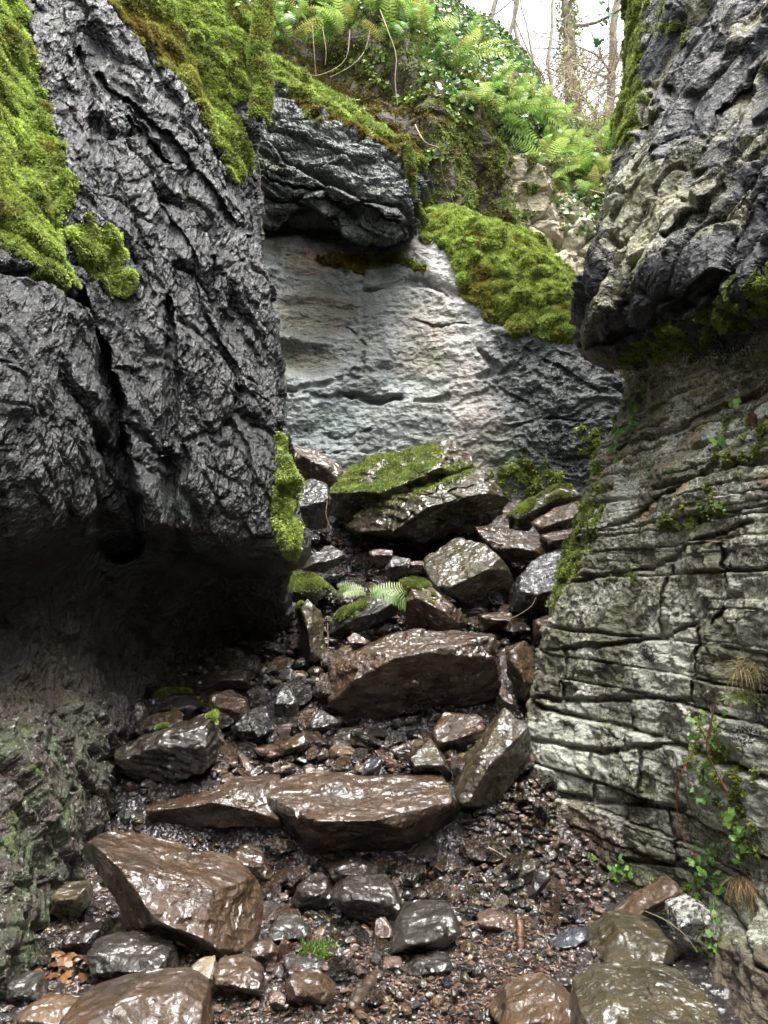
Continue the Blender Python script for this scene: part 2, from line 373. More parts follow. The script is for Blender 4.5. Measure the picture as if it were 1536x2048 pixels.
# ================================================================== LEFT CLIFF
def row(pxs, py, Ys): return [(x, (py if np.isscalar(py) else py[i]), y) for i, (x, y) in enumerate(zip(pxs, Ys))]
LROWS = [
 row([-700, -20, 180, 330, 420, 470, 440, 380], -500, [2.8, 4.9, 5.4, 5.8, 6.1, 6.4, 7.2, 9.5]),
 row([-700, -20, 180, 330, 430, 497, 470, 390], -60, [2.2, 4.2, 4.75, 5.2, 5.5, 5.85, 6.7, 9.5]),
 row([-700, -20, 180, 330, 430, 508, 480, 400], 150, [2.0, 3.9, 4.45, 4.9, 5.25, 5.6, 6.5, 9.5]),
 row([-700, -20, 180, 330, 440, 506, 480, 400], 350, [1.9, 3.6, 4.15, 4.65, 5.0, 5.4, 6.4, 9.5]),
 row([-700, -20, 170, 330, 450, 545, 510, 410], 600, [1.7, 3.25, 3.85, 4.4, 4.8, 5.2, 6.2, 9.5]),
 row([-700, -20, 170, 330, 460, 578, 535, 420], 850, [1.6, 3.1, 3.7, 4.2, 4.65, 5.05, 6.1, 9.5]),
 row([-700, -20, 170, 330, 470, 614, 560, 430], [1000, 980, 990, 1010, 1020, 1030, 1030, 1030], [1.65, 3.1, 3.65, 4.15, 4.55, 4.95, 6.0, 9.5]),
 row([-700, -20, 170, 330, 470, 618, 560, 430], [1060, 1080, 1040, 1070, 1100, 1115, 1115, 1115], [1.8, 3.25, 3.8, 4.25, 4.65, 5.0, 6.1, 9.5]),
 row([-700, -20, 160, 320, 460, 570, 540, 430], [1130, 1140, 1120, 1130, 1165, 1175, 1175, 1175], [2.2, 3.6, 4.25, 4.8, 5.2, 5.55, 6.6, 9.5]),
 row([-700, -20, 130, 300, 440, 560, 530, 430], 1290, [2.3, 3.5, 4.2, 5.3, 5.8, 6.2, 7.0, 9.5]),
 row([-700, -20, 120, 220, 300, 430, 420, 400], 1450, [2.2, 3.25, 3.7, 4.3, 5.2, 5.8, 7.0, 9.5]),
 row([-700, -20, 100, 185, 232, 300, 300, 300], 1650, [2.1, 2.95, 3.35, 3.8, 4.7, 5.4, 7.0, 9.5]),
 row([-700, -20, 60, 100, 150, 220, 240, 260], 1850, [2.1, 2.75, 3.05, 3.3, 4.1, 5.2, 7.0, 9.5]),
 row([-700, -40, 10, 50, 110, 200, 230, 250], 2050, [2.0, 2.5, 2.7, 2.95, 3.9, 5.2, 7.0, 9.5]),
 row([-700, -60, -10, 30, 100, 200, 230, 250], 2500, [2.0, 2.4, 2.6, 2.85, 3.9, 5.2, 7.0, 9.5]),
]
def behind(rows, sx):  # unseen extension, added to keep light from behind the camera out
    """carry the wall on past the camera, down the gorge"""
    out = []
    for r in rows:
        z = P(*r[1])[2]; x1 = P(*r[1])[0]
        q = r[1][1]; out.append([(q, sx * 2.6, -9.0, z), (q, sx * 2.3, -4.0, z), (q, sx * 2.2, -0.5, z), (q, x1 * 0.55 + sx * 1.0, P(*r[1])[1] * 0.55, z)] + r[1:])
    return out
LROWS = behind(LROWS, -1)
def left_field(V, n, X, Y):
    a = R(58); e1 = np.array([0.12, math.cos(a), -math.sin(a)]); e2 = np.array([0, math.sin(a), math.cos(a)]); e3 = np.array([1, 0, 0])
    q = np.stack([V @ e1 * 0.42, V @ e2, V @ e3], 1).astype(np.float32)
    low = sst(1110, 1200, Y)
    q = q + 0.10 * np.stack([fbm(V * 2.2, 3), fbm(V * 2.2 + 40, 3), fbm(V * 2.2 + 80, 3)], 1)
    d = 0.16 * fbm(q * 1.3, 3)
    ed, hp, idd = facet(q * 3.0); d += 0.06 * hp - 0.025 * (1 - sst(0.0, 0.16, ed)) + 0.05 * (idd - 0.5) * sst(0, .16, ed)
    el, hl, il = facet(V * np.array([5, 5, 6.5]) + 0.3 * fbm(V * 3, 2)[:, None] + 15); d += low * (0.045 * hl + 0.02 * (il - 0.5)) * sst(-.05, .15, el)
    ed2, hp2, id2 = facet(q * 8.5 + 5); d += (0.030 * hp2 * sst(-.05, .12, ed2) - 0.014 * (1 - sst(0.0, 0.15, ed2)) + 0.016 * (id2 - 0.5) * sst(0, .15, ed2)) * (1 - 0.4 * low)
    ed3, hp3, id3 = facet(q * 24 + 15); chips = (0.013 * hp3 * sst(-.1, .15, ed3) + 0.006 * (id3 - 0.5) * sst(0, .2, ed3)); d += chips * (1 + 0.3 * low)
    d += 0.004 * ridged(q * 30, 2) * (1 - 0.5 * low)
    d = d * (1 - 0.7 * np.exp(-((Y - 1120) / 70.0) ** 2))
    # grooves that split the face
    nz = 14 * fbm(V * 3.0 + 3, 3)
    g = pathmask(X + nz, Y, [(160, 580, 10), (195, 700, 26), (218, 860, 32), (228, 1000, 36), (240, 1080, 40)], 0.35); cv = 0.38 * g
    g2 = pathmask(X + nz, Y, [(95, 330, 6), (100, 430, 14), (120, 520, 8)], 0.6); cv = np.maximum(cv, 0.16 * g2)
    g3 = pathmask(X + nz, Y, [(200, 140, 5), (285, 270, 8), (300, 380, 7), (370, 520, 8), (400, 640, 7), (470, 800, 5)], 0.6); cv = np.maximum(cv, 0.07 * g3)
    g4 = pathmask(X + nz, Y, [(330, 600, 6), (335, 800, 11), (340, 1000, 12), (350, 1100, 22)], 0.7); cv = np.maximum(cv, 0.14 * g4)
    g5 = pathmask(X + nz, Y, [(250, 200, 5), (340, 300, 8), (440, 420, 8), (500, 470, 5)], 0.6); cv = np.maximum(cv, 0.07 * g5)
    g6 = pathmask(X + nz, Y + nz, [(160, 90, 4), (200, 200, 8), (215, 330, 9), (260, 480, 10), (300, 600, 6)], 0.6); cv = np.maximum(cv, 0.06 * g6)
    g7 = pathmask(X + nz, Y + nz, [(420, 520, 4), (440, 680, 9), (470, 860, 8), (500, 1000, 5)], 0.6); cv = np.maximum(cv, 0.06 * g7)
    g8 = pathmask(X + nz, Y + nz, [(255, 240, 6), (290, 300, 12), (330, 330, 6)], 0.6); cv = np.maximum(cv, 0.14 * g8)
    d += 0.12 * blob(X, Y, 60, 800, 130, 330)           # bulging lobe at the near edge
    d -= 0.12 * blob(X, Y, 40, 560, 160, 12, 25)
    # ---- moss
    mn = 26 * fbm(V * 7 + 9, 4); mx = X + mn; my = Y + 30 * fbm(V * 6 + 21, 4)
    m = pathmask(mx, my, [(-30, -60, 60), (0, 60, 50), (15, 180, 75), (30, 300, 95), (50, 400, 85), (70, 480, 55), (110, 560, 28)], 0.25)
    m = np.maximum(m, pathmask(mx, my, [(160, 470, 26), (205, 520, 34), (240, 580, 16)], 0.3) * 0.9)
    m = np.maximum(m, pathmask(mx, my, [(200, -60, 30), (300, 20, 60), (385, 90, 60), (430, 180, 45), (455, 260, 30), (482, 340, 17)], 0.22))
    m = np.maximum(m, pathmask(mx, my, [(420, -60, 60), (450, 60, 46), (470, 160, 40)], 0.25))
    m = np.maximum(m, pathmask(X + 0.5 * mn, my, [(560, 880, 10), (572, 960, 24), (580, 1040, 30), (585, 1105, 18)], 0.3))
    m = np.maximum(m, 0.62 * pathmask(mx, my, [(10, 1400, 20), (30, 1560, 40), (40, 1680, 40)], 0.6) * sst(0.0, 0.25, fbm(V * 9, 4)))
    m = np.maximum(m, 0.48 * blob(mx, my, 60, 1800, 60, 130) * sst(0.0, 0.3, fbm(V * 12, 3)))
    back = sst(480, 380, X) * (V[:, 1] > 6.3); m = m * (1 - back)
    brown = 0.75 * blob(mx, my, 270, 60, 130, 40, 30) + 0.5 * blob(X, Y, 390, 190, 30, 60) + 0.5 * sst(0.1, 0.5, fbm(V * 5, 2))
    brown = brown * sst(900, 500, Y)
    # ---- colour
    t = 0.5 + 0.5 * fbm(V * 3 + 30, 4)
    C = cmix(rgb(0.007, 0.0075, 0.008), rgb(0.024, 0.025, 0.025), np.clip(t, 0, 1))
    C = cmix(C, rgb(0.055, 0.036, 0.025), low * sst(1130, 1300, Y) * np.clip(0.3 + t, 0, 1) * 0.8)
    C = cmix(C, rgb(0.03, 0.04, 0.03), sst(-0.1, 0.4, fbm(V * 4 + 60, 3)) * sst(900, 1050, Y) * (1 - low) * 0.8)
    C = cmix(C, rgb(0.06, 0.085, 0.04), 0.8 * blob(X, Y, 60, 1700, 150, 330) * sst(-0.3, 0.3, fbm(V * 8 + 2, 4)))
    C = cmix(C, rgb(0.04, 0.07, 0.015), 0.6 * sst(0.15, 0.5, fbm(V * 5 + 77, 4)) * sst(500, 200, Y))
    rg = 0.13 + 0.20 * low + 0.14 * fbm(V * 2.5 + 4, 3)
    return dict(d=d, carve=cv, flat=0.35 * sst(1080, 1180, Y) + 0.5 * sst(0.0, 0.4, fbm(V * 2.5 + 11, 3)), Col=C, rgh=rg, moss=m, brown=brown, lich=0.35 * low * sst(1300, 1450, Y), swell=1.0 + 0.6 * blob(X, Y, 380, 120, 120, 150))
GL = net(LROWS)
left = surface('cliff_left', GL, M_LEFT, left_field, flip=False)

# ================================================================== RIGHT CLIFF
def rrow(sil, py, Ys, xs=None):
    xs = xs or [2300, 1560, 1460, 1360, None, None, None, None]
    xs = list(xs); xs[4] = (1360 + sil) / 2 if xs[4] is None else xs[4]; xs[5] = sil; xs[6] = sil + 35; xs[7] = sil + 140
    return row(xs, py, Ys + [Ys[-1] + 1.0, 9.8])
RROWS = [
 rrow(1285, -500, [1.9, 4.3, 4.7, 5.1, 5.6, 6.1]),
 rrow(1262, -50, [1.6, 3.7, 4.1, 4.5, 4.9, 5.4]),
 rrow(1250, 130, [1.5, 3.4, 3.8, 4.2, 4.6, 5.15]),
 rrow(1232, 300, [1.4, 3.15, 3.5, 3.9, 4.3, 4.9]),
 rrow(1208, 430, [1.35, 2.95, 3.3, 3.65, 4.05, 4.65]),
 rrow(1176, 540, [1.35, 2.85, 3.15, 3.5, 3.9, 4.5]),
 rrow(1164, 630, [1.45, 2.95, 3.25, 3.6, 4.0, 4.5]),
 rrow(1190, 705, [1.7, 3.25, 3.6, 3.95, 4.35, 4.7]),
 rrow(1243, 750, [1.7, 3.25, 3.6, 4.05, 4.6, 5.2]),
 rrow(1228, 840, [1.45, 3.1, 3.45, 3.9, 4.5, 5.15]),
 rrow(1190, 960, [1.3, 2.9, 3.25, 3.7, 4.3, 5.1]),
 rrow(1142, 1080, [1.25, 2.85, 3.2, 3.6, 4.2, 5.05]),
 rrow(1106, 1230, [1.2, 2.8, 3.15, 3.55, 4.1, 4.9]),
 rrow(1080, 1330, [1.2, 2.8, 3.1, 3.5, 4.05, 4.8]),
 rrow(1064, 1440, [1.2, 2.8, 3.1, 3.45, 4.0, 4.7]),
 rrow(1062, 1580, [1.2, 2.8, 3.1, 3.45, 3.9, 4.55]),
 rrow(1085, 1700, [1.2, 2.8, 3.1, 3.45, 3.85, 4.4]),
 rrow(1200, 1800, [1.2, 2.75, 3.05, 3.45, 3.7, 4.3]),
 rrow(1240, 2000, [1.2, 2.5, 2.75, 3.4, 3.75, 4.3]),
 rrow(1240, 2500, [1.2, 2.4, 2.65, 3.35, 3.75, 4.3]),
]
RROWS = behind(RROWS, 1)
def right_field(V, n, X, Y):
    up = sst(760, 690, Y)                     # bulging upper block
    lowr = 1 - up
    # upper: streaks that climb to the right
    a = R(52); e1 = np.array([0, -math.cos(a), math.sin(a)]); e2 = np.array([0, math.sin(a), math.cos(a)])
    warp = np.stack([fbm(V * 2.0, 3), fbm(V * 2.0 + 40, 3), fbm(V * 2.0 + 80, 3)], 1)
    q = np.stack([V @ e1 * 0.4, V @ e2, V[:, 0]], 1) + 0.14 * warp
    d1 = 0.15 * fbm(q * 1.6, 3)
    ed, hp, idd = facet(q * 3.2); sb = sst(0, .16, ed); d1 += 0.045 * hp + 0.035 * (idd - 0.5) * sb - 0.04 * (1 - sb)
    ed2, hp2, id2 = facet(q * 9 + 3); sb = sst(0, .15, ed2); d1 += 0.03 * hp2 * (.3 + .7 * sb) + 0.012 * (id2 - 0.5) * sb - 0.010 * (1 - sb)
    e3, h3, i3 = facet(q * 24 + 3); d1 += 0.009 * h3 + 0.004 * ridged(q * 26, 2)
    # lower: beds that run level with deep partings
    d2 = 0.08 * fbm(V * 1.4 + 7, 3) + 0.024 * fbm(V * 5 + 7, 3)
    br_ = 0.35 + 0.65 * sst(-0.25, 0.1, fbm(V * 2.2 + 12, 3))
    db, dj, ob, ff, hb = beds(V, 0.19, 0.62, 3, 0.02, 0.014); eb_ = sst(0, 0.014, db) * sst(0, 0.012, dj); hiz = sst(1180, 1000, Y)
    d2 += 0.040 * ob * eb_ + 0.02 * ff * (hb - 0.3) - 0.045 * (1 - sst(0, 0.013, db)) * br_ - 0.03 * (1 - sst(0, 0.010, dj)) * sst(-.1, .2, fbm(V * 4 + 3, 2))
    db2, dj2, ob2, ff2, hb2 = beds(V, 0.062, 0.26, 11, 0.02, 0.018)
    d2 += (0.013 * ob2 * sst(0, 0.008, db2) * sst(0, 0.01, dj2) - 0.008 * (1 - sst(0, 0.006, db2))) * (sst(-0.3, 0.2, fbm(V * 2.6 + 70, 3)) + 1.6 * hiz)
    e4, h4, i4 = facet(V * np.array([7, 7, 9.0]) + .3 * warp); d2 += (0.024 * h4 + 0.012 * (i4 - .5)) * sst(-.05, .15, e4)
    e5, h5, i5 = facet(V * 22.0 + 4); d2 += 0.010 * h5
    d = d1 * up + d2 * lowr
    nz = 16 * fbm(V * 3.0 + 3, 3); cv = 0 * X
    for pts, dep in (([(1180, 690, 5), (1300, 660, 12), (1420, 560, 14), (1540, 500, 10)], 0.10),
                     ([(1290, 200, 5), (1330, 120, 10), (1400, 60, 6)], 0.08), ([(1270, 250, 5), (1330, 180, 10)], 0.08),
                     ([(1440, 230, 6), (1530, 150, 12)], 0.08), ([(1330, 470, 6), (1420, 400, 12), (1530, 270, 10)], 0.07),
                     ([(1230, 440, 5), (1300, 350, 8), (1330, 310, 5)], 0.05)):
        cv = np.maximum(cv, 1.1 * dep * pathmask(X + nz, Y + nz, pts, 0.6))
    for pts in ([(1068, 1400, 4), (1200, 1395, 5), (1400, 1400, 4)], [(1062, 1480, 4), (1200, 1500, 6), (1420, 1490, 5)],
                [(1060, 1580, 5), (1180, 1600, 7), (1380, 1615, 6)], [(1240, 1720, 5), (1400, 1740, 6)],
                [(1090, 1300, 3), (1250, 1290, 5), (1400, 1250, 4)], [(1120, 1180, 3), (1300, 1130, 5), (1500, 1040, 4)],
                [(1290, 1500, 3), (1285, 1605, 3)], [(1250, 1395, 3), (1256, 1500, 3)], [(1400, 1260, 3), (1395, 1400, 3)], [(1180, 1495, 3), (1174, 1595, 3)], [(1340, 1610, 3), (1352, 1730, 3)], [(1130, 1300, 3), (1122, 1400, 3)], [(1330, 1130, 3), (1318, 1270, 3)], [(1450, 1090, 3), (1462, 1190, 4), (1430, 1250, 3)],
                [(1150, 1090, 3), (1280, 1030, 5), (1430, 930, 6)], [(1240, 900, 4), (1360, 850, 7), (1536, 770, 6)]):
        cv = np.maximum(cv, 0.07 * pathmask(X, Y + 0.7 * nz, pts, 0.6) * lowr)
    base = sst(1760, 1900, Y); d += 0.05 * base * fbm(V * 5, 3)
    # ---- moss
    mx = X + 30 * fbm(V * 8 + 9, 4); my = Y + 26 * fbm(V * 7 + 21, 4); sp = sst(-0.15, 0.25, fbm(V * 12 + 3, 4))
    m = pathmask(mx, my, [(1262, -60, 22), (1256, 60, 20), (1250, 160, 20), (1240, 280, 14)], 0.4) * 0.8
    m = np.maximum(m, 0.75 * pathmask(mx, my, [(1290, 0, 40), (1330, 60, 30)], 0.6) * sp)
    m = np.maximum(m, pathmask(mx, my, [(1260, 720, 16), (1360, 680, 42), (1450, 630, 45), (1560, 570, 50)], 0.35) * (0.35 + 0.65 * sp))
    m = np.maximum(m, 0.9 * pathmask(mx, my, [(1225, 800, 14), (1200, 900, 18), (1185, 1000, 30), (1150, 1120, 26), (1115, 1200, 14)], 0.5) * (0.3 + 0.7 * sp))
    m = np.maximum(m, 0.8 * pathmask(mx, my, [(1320, 1060, 10), (1420, 1010, 26), (1440, 980, 10)], 0.5) * sp)
    m = np.maximum(m, 0.7 * blob(mx, my, 1500, 900, 60, 60) * sp)
    m = np.maximum(m, 0.55 * pathmask(mx, my, [(1440, 1470, 26), (1480, 1560, 55), (1500, 1680, 45)], 0.6) * sp)
    m = np.maximum(m, 0.6 * blob(mx, my, 1250, 1160, 40, 20) * sp)
    m = np.maximum(m, 0.8 * blob(mx, my, 1320, 1790, 100, 28) * sp)
    back = (V[:, 1] > 5.9) & (X > 1230); m = m * (~back)
    brown = 0.35 * sst(0.0, 0.5, fbm(V * 6 + 5, 3))
    # ---- colour
    t = np.clip(0.5 + 0.7 * fbm(V * 3 + 30, 4), 0, 1)
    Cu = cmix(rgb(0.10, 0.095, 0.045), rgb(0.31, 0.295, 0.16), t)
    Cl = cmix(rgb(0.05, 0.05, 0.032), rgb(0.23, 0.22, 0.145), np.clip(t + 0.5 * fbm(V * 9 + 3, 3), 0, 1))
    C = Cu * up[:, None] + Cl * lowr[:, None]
    C = cmix(C, rgb(0.33, 0.22, 0.10), 0.55 * sst(0.05, 0.4, fbm(V * np.array([4, 4, 9.0]) + 50, 4)) * sst(1250, 1000, Y) * lowr)
    C = cmix(C, rgb(0.09, 0.11, 0.045), 0.7 * sst(0.0, 0.35, fbm(V * 5 + 90, 4)))
    mud = sst(1560, 1700, Y + 40 * fbm(V * 5 + 4, 3)) * sst(1330, 1130, X); C = cmix(C, rgb(0.13, 0.075, 0.05), 0.85 * mud)
    C = cmix(C, rgb(0.10, 0.075, 0.05), 0.8 * sst(1850, 1930, Y))
    bl = up * (0.72 + 1.0 * fbm(q * np.array([1.6, 3.5, 3.5]) + 3, 4)) + 0.6 * sst(0.1, 0.5, fbm(V * 4 + 8, 3)) * lowr
    bl = np.clip(bl + 0.6 * blob(X, Y, 1400, 600, 200, 90, -30) * up, 0, 1.1)
    bl *= 1 - 0.6 * blob(X, Y, 1290, 420, 60, 110, 30)
    li = np.clip(0.45 + 0.9 * fbm(V * 2.6 + 66, 3) + 0.25 * sst(1250, 1500, Y), 0, 1) * (0.75 * up + lowr) * (1 - 0.8 * mud) * sst(1950, 1850, Y)
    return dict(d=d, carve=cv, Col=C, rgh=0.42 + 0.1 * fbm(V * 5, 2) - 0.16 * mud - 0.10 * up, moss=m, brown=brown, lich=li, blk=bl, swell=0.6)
GR = net(RROWS)
right = surface('cliff_right', GR, M_RIGHT, right_field, flip=True)

# ================================================================== BACK CLIFF (the smooth washed face)
bpx = [330, 520, 600, 700, 800, 880, 960, 1040, 1105, 1155, 1225, 1300]
btop = [462, 462, 455, 462, 455, 436, 446, 478, 528, 612, 770, 930]
bY = [8.9, 8.9, 8.95, 9.0, 9.0, 9.0, 8.95, 8.85, 8.7, 8.55, 8.3, 8.5]
BROWS = []
for f, dy in ((-0.25, 0.0), (0.0, 0.0), (0.25, 0.0), (0.5, 0.08), (0.75, 0.20), (0.93, 0.42), (1.0, 0.75)):
    BROWS.append([(x, 1120 + (tp - 1120) * f, y + dy) for x, tp, y in zip(bpx, btop, bY)])
BROWS.append([(x, tp + 5, y + 1.6) for x, tp, y in zip(bpx, btop, bY)])
BROWS.append([(x, tp + 160, y + 2.6) for x, tp, y in zip(bpx, btop, bY)])
def back_field(V, n, X, Y):
    warp = np.stack([fbm(V * 1.6, 3), fbm(V * 1.6 + 40, 3), fbm(V * 1.6 + 80, 3)], 1)
    q = (V + 0.25 * warp) * np.array([1.0, 1.0, 2.2])
    rough = np.clip(0.45 + 0.6 * sst(960, 1020, X) + 0.3 * sst(700, 560, Y) * sst(660, 620, X) + 0.35 * fbm(V * 1.2 + 3, 3), 0.25, 1.3)
    scoop = np.maximum(blob(X, Y, 640, 610, 80, 58, -5), 0.8 * blob(X, Y, 615, 715, 70, 34, 8))
    d = 0.12 * fbm(q * 0.9, 3)
    ed, hp, idd = facet(q * 1.7 + 2); d += (0.08 * hp + 0.04 * (idd - 0.5)) * rough * sst(-.05, .25, ed)
    ed2, hp2, id2 = facet(q * 5 + 3); d += (0.035 * hp2 + 0.015 * (id2 - 0.5)) * sst(-.05, .25, ed2) * rough * (1 - 0.9 * scoop)
    e3, h3, i3 = facet((V + .1 * warp) * np.array([9, 9, 13.]) + 3); d += (0.030 * h3 * sst(-.1, .2, e3) + 0.012 * ridged((V + .2 * warp) * 8, 3)) * rough * (1 - 0.85 * scoop) + 0.020 * fbm(V * 20, 3) * (1 - 0.6 * scoop)
    d -= 0.17 * scoop
    d += 0.07 * pathmask(X, Y, [(560, 590, 9), (640, 575, 11), (710, 600, 9)], 0.9)
    nz = 14 * fbm(V * 2.5 + 3, 3)
    for pts, dep in (([(690, 790, 4), (760, 800, 8), (800, 795, 5)], 0.10), ([(830, 800, 3), (895, 795, 6)], 0.06),
                     ([(730, 570, 4), (850, 560, 8), (960, 600, 4)], 0.07), ([(560, 790, 4), (680, 760, 6)], 0.05),
                     ([(960, 700, 5), (990, 740, 8), (960, 760, 5)], 0.07), ([(545, 490, 3), (650, 520, 6), (740, 545, 5)], 0.06)):
        d -= dep * pathmask(X, Y + nz, pts, 0.7)
    d += 0.12 * blob(X, Y, 1100, 800, 150, 140, 0, 0.9)
    cv = 0 * X
    for pts in ([(545, 500, 2), (600, 520, 4), (660, 530, 3), (720, 560, 4)], [(720, 565, 3), (790, 575, 5), (850, 560, 4), (900, 590, 2)], [(690, 640, 2), (740, 700, 3), (700, 760, 3)], [(560, 780, 3), (640, 800, 4), (700, 790, 5), (770, 805, 5), (830, 790, 3)],
                [(950, 690, 3), (985, 730, 5), (975, 770, 4), (1040, 800, 3)], [(560, 850, 2), (660, 870, 4), (740, 860, 3)], [(1000, 860, 2), (1080, 840, 4), (1180, 850, 3)], [(1050, 700, 2), (1120, 740, 4), (1200, 800, 3)], [(830, 640, 2), (870, 660, 3), (940, 650, 2)], [(620, 930, 2), (700, 900, 3), (800, 910, 2)]):
        cv = np.maximum(cv, 0.055 * pathmask(X + 1.5 * nz, Y + 1.5 * nz, pts, 0.6) * sst(-0.3, 0.1, fbm(V * 4 + 40, 3)))
    # ---- moss
    mx = X + 22 * fbm(V * 3.4 + 9, 4); my = Y + 22 * fbm(V * 3.4 + 21, 4)
    m = pathmask(mx, my, [(865, 455, 26), (930, 475, 48), (1000, 520, 66), (1065, 585, 66), (1120, 650, 42), (1155, 690, 12)], 0.2)
    m = np.maximum(m, pathmask(mx, my, [(920, 530, 14), (960, 560, 46), (1000, 600, 40), (1040, 650, 24)], 0.25))
    m = np.maximum(m, 0.9 * pathmask(mx, my, [(640, 505, 7), (700, 530, 9), (780, 518, 11), (845, 527, 7)], 0.5))
    m = np.maximum(m, 0.75 * blob(mx, my, 1050, 960, 85, 40) * sst(-0.2, 0.2, fbm(V * 10, 3)))
    m = np.maximum(m, 0.6 * blob(mx, my, 1190, 890, 30, 40) * sst(-0.1, 0.2, fbm(V * 10, 3)))
    m = np.maximum(m, pathmask(X, Y, [(850, 436, 16), (930, 440, 24), (1000, 470, 30), (1060, 505, 34), (1110, 550, 34), (1150, 620, 30), (1165, 680, 10)], 0.2) * (Y < 700))
    brown = 0.9 * pathmask(mx, my, [(640, 505, 20), (740, 535, 16)], 0.6) + 0.6 * blob(mx, my, 960, 600, 40, 50) + 0.75 * sst(0.05, 0.35, -fbm(V * 4.5 + 3, 3)) + 0.4 * blob(mx, my, 1000, 665, 60, 16)
    # ---- colour
    t = np.clip(0.5 + 0.8 * fbm(V * 1.6 + 30, 4), 0, 1)
    C = cmix(rgb(0.07, 0.08, 0.07), rgb(0.25, 0.265, 0.245), t); C = cmix(C, rgb(0.035, 0.04, 0.035), 0.8 * sst(0.12, 0.4, fbm(q * np.array([3, 3, 5.]) + 8, 4)) * sst(0.4, 0.9, rough))
    xw = X + 40 * fbm(V * 1.5, 3)
    C = cmix(C, rgb(0.38, 0.36, 0.33), 0.6 * pathmask(xw, Y, [(820, 470, 45), (900, 560, 55), (930, 680, 45), (960, 800, 50), (955, 950, 40)], 0.9))
    C = cmix(C, rgb(0.34, 0.25, 0.22), 0.4 * pathmask(xw, Y, [(940, 740, 20), (965, 850, 30), (960, 960, 30)], 0.9))
    C = cmix(C, rgb(0.28, 0.21, 0.13), 0.4 * blob(xw, Y, 860, 700, 45, 90, 0, 0.9))
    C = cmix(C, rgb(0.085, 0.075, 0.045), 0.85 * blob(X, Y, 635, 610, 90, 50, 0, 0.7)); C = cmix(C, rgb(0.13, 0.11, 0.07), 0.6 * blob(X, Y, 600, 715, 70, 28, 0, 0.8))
    C = cmix(C, rgb(0.28, 0.17, 0.11), 0.6 * blob(xw, Y, 610, 515, 50, 22, 0, 0.9))
    C = cmix(C, rgb(0.22, 0.27, 0.28), 0.5 * blob(xw, Y, 640, 830, 110, 70, 0, 0.9))
    stk = sst(0.1, 0.45, fbm(np.stack([V[:, 0] * 6 + .3 * warp[:, 0], V[:, 1], V[:, 2] * 0.7], 1) + 31, 4)); C = cmix(C, rgb(0.05, 0.055, 0.045), 0.4 * stk)
    C = cmix(C, rgb(0.09, 0.12, 0.07), 0.45 * sst(0.1, 0.4, fbm(V * 2.2 + 71, 4)))
    C = cmix(C, rgb(0.42, 0.46, 0.42), 0.6 * blob(xw, Y, 850, 775, 60, 25, 0, 0.9))
    wet = pathmask(xw, Y, [(1020, 700, 40), (1110, 780, 110), (1150, 880, 90), (1060, 900, 50)], 0.95)
    wet = np.clip(wet * (1.0 + 0.9 * fbm(V * 3.5 + 12, 4)), 0, 1)
    C = cmix(C, rgb(0.065, 0.072, 0.07), 0.75 * wet)
    C = cmix(C, rgb(0.06, 0.09, 0.05), 0.6 * blob(X, Y, 1040, 930, 90, 60, 0, 0.9))
    d += 0.10 * sst(0.3, 0.7, m) * (Y < 720) * fbm(V * 4.5 + 3, 3)
    return dict(d=d, carve=cv, Col=C, rgh=0.5 - 0.3 * wet + 0.1 * fbm(V * 4, 2), moss=m, brown=brown, lich=0.25 * (1 - wet) * t, blk=0.45 * wet + 0.3 * t, swell=1.4)
GB = net(BROWS)
back = surface('cliff_back', GB, M_BACK, back_field, flip=True)

# ================================================================== OVERHANG above it
opx = [350, 500, 560, 640, 720, 790, 825, 845, 800]
OR_ = []
for k, (pys, Ys) in enumerate((
 ([100, 100, 140, 190, 230, 290, 330, 360, 380], [10.6] * 8 + [11.0]),
 ([110, 112, 150, 190, 235, 285, 320, 350, 380], [9.7, 9.7, 9.7, 9.6, 9.5, 9.5, 9.5, 9.9, 10.8]),
 ([190, 200, 215, 240, 270, 315, 345, 365, 390], [9.3, 9.3, 9.25, 9.1, 9.0, 9.0, 9.1, 9.6, 10.6]),
 ([280, 285, 290, 310, 330, 350, 370, 385, 400], [9.1, 9.1, 9.0, 8.85, 8.75, 8.75, 8.9, 9.5, 10.6]),
 ([350, 350, 352, 370, 390, 400, 400, 405, 410], [8.95, 8.95, 8.9, 8.75, 8.6, 8.6, 8.8, 9.4, 10.6]),
 ([410, 410, 415, 425, 435, 440, 435, 430, 430], [9.1, 9.1, 9.05, 8.95, 8.75, 8.7, 8.9, 9.4, 10.6]),
 ([448, 448, 452, 460, 474, 482, 465, 450, 450], [9.4, 9.4, 9.35, 9.2, 8.95, 8.85, 9.0, 9.5, 10.6]),
 ([452, 452, 458, 464, 476, 484, 470, 455, 455], [9.9, 9.9, 9.9, 9.9, 9.8, 9.7, 9.7, 9.9, 10.6]))):
    OR_.append([(x, p, y) for x, p, y in zip(opx, pys, Ys)])
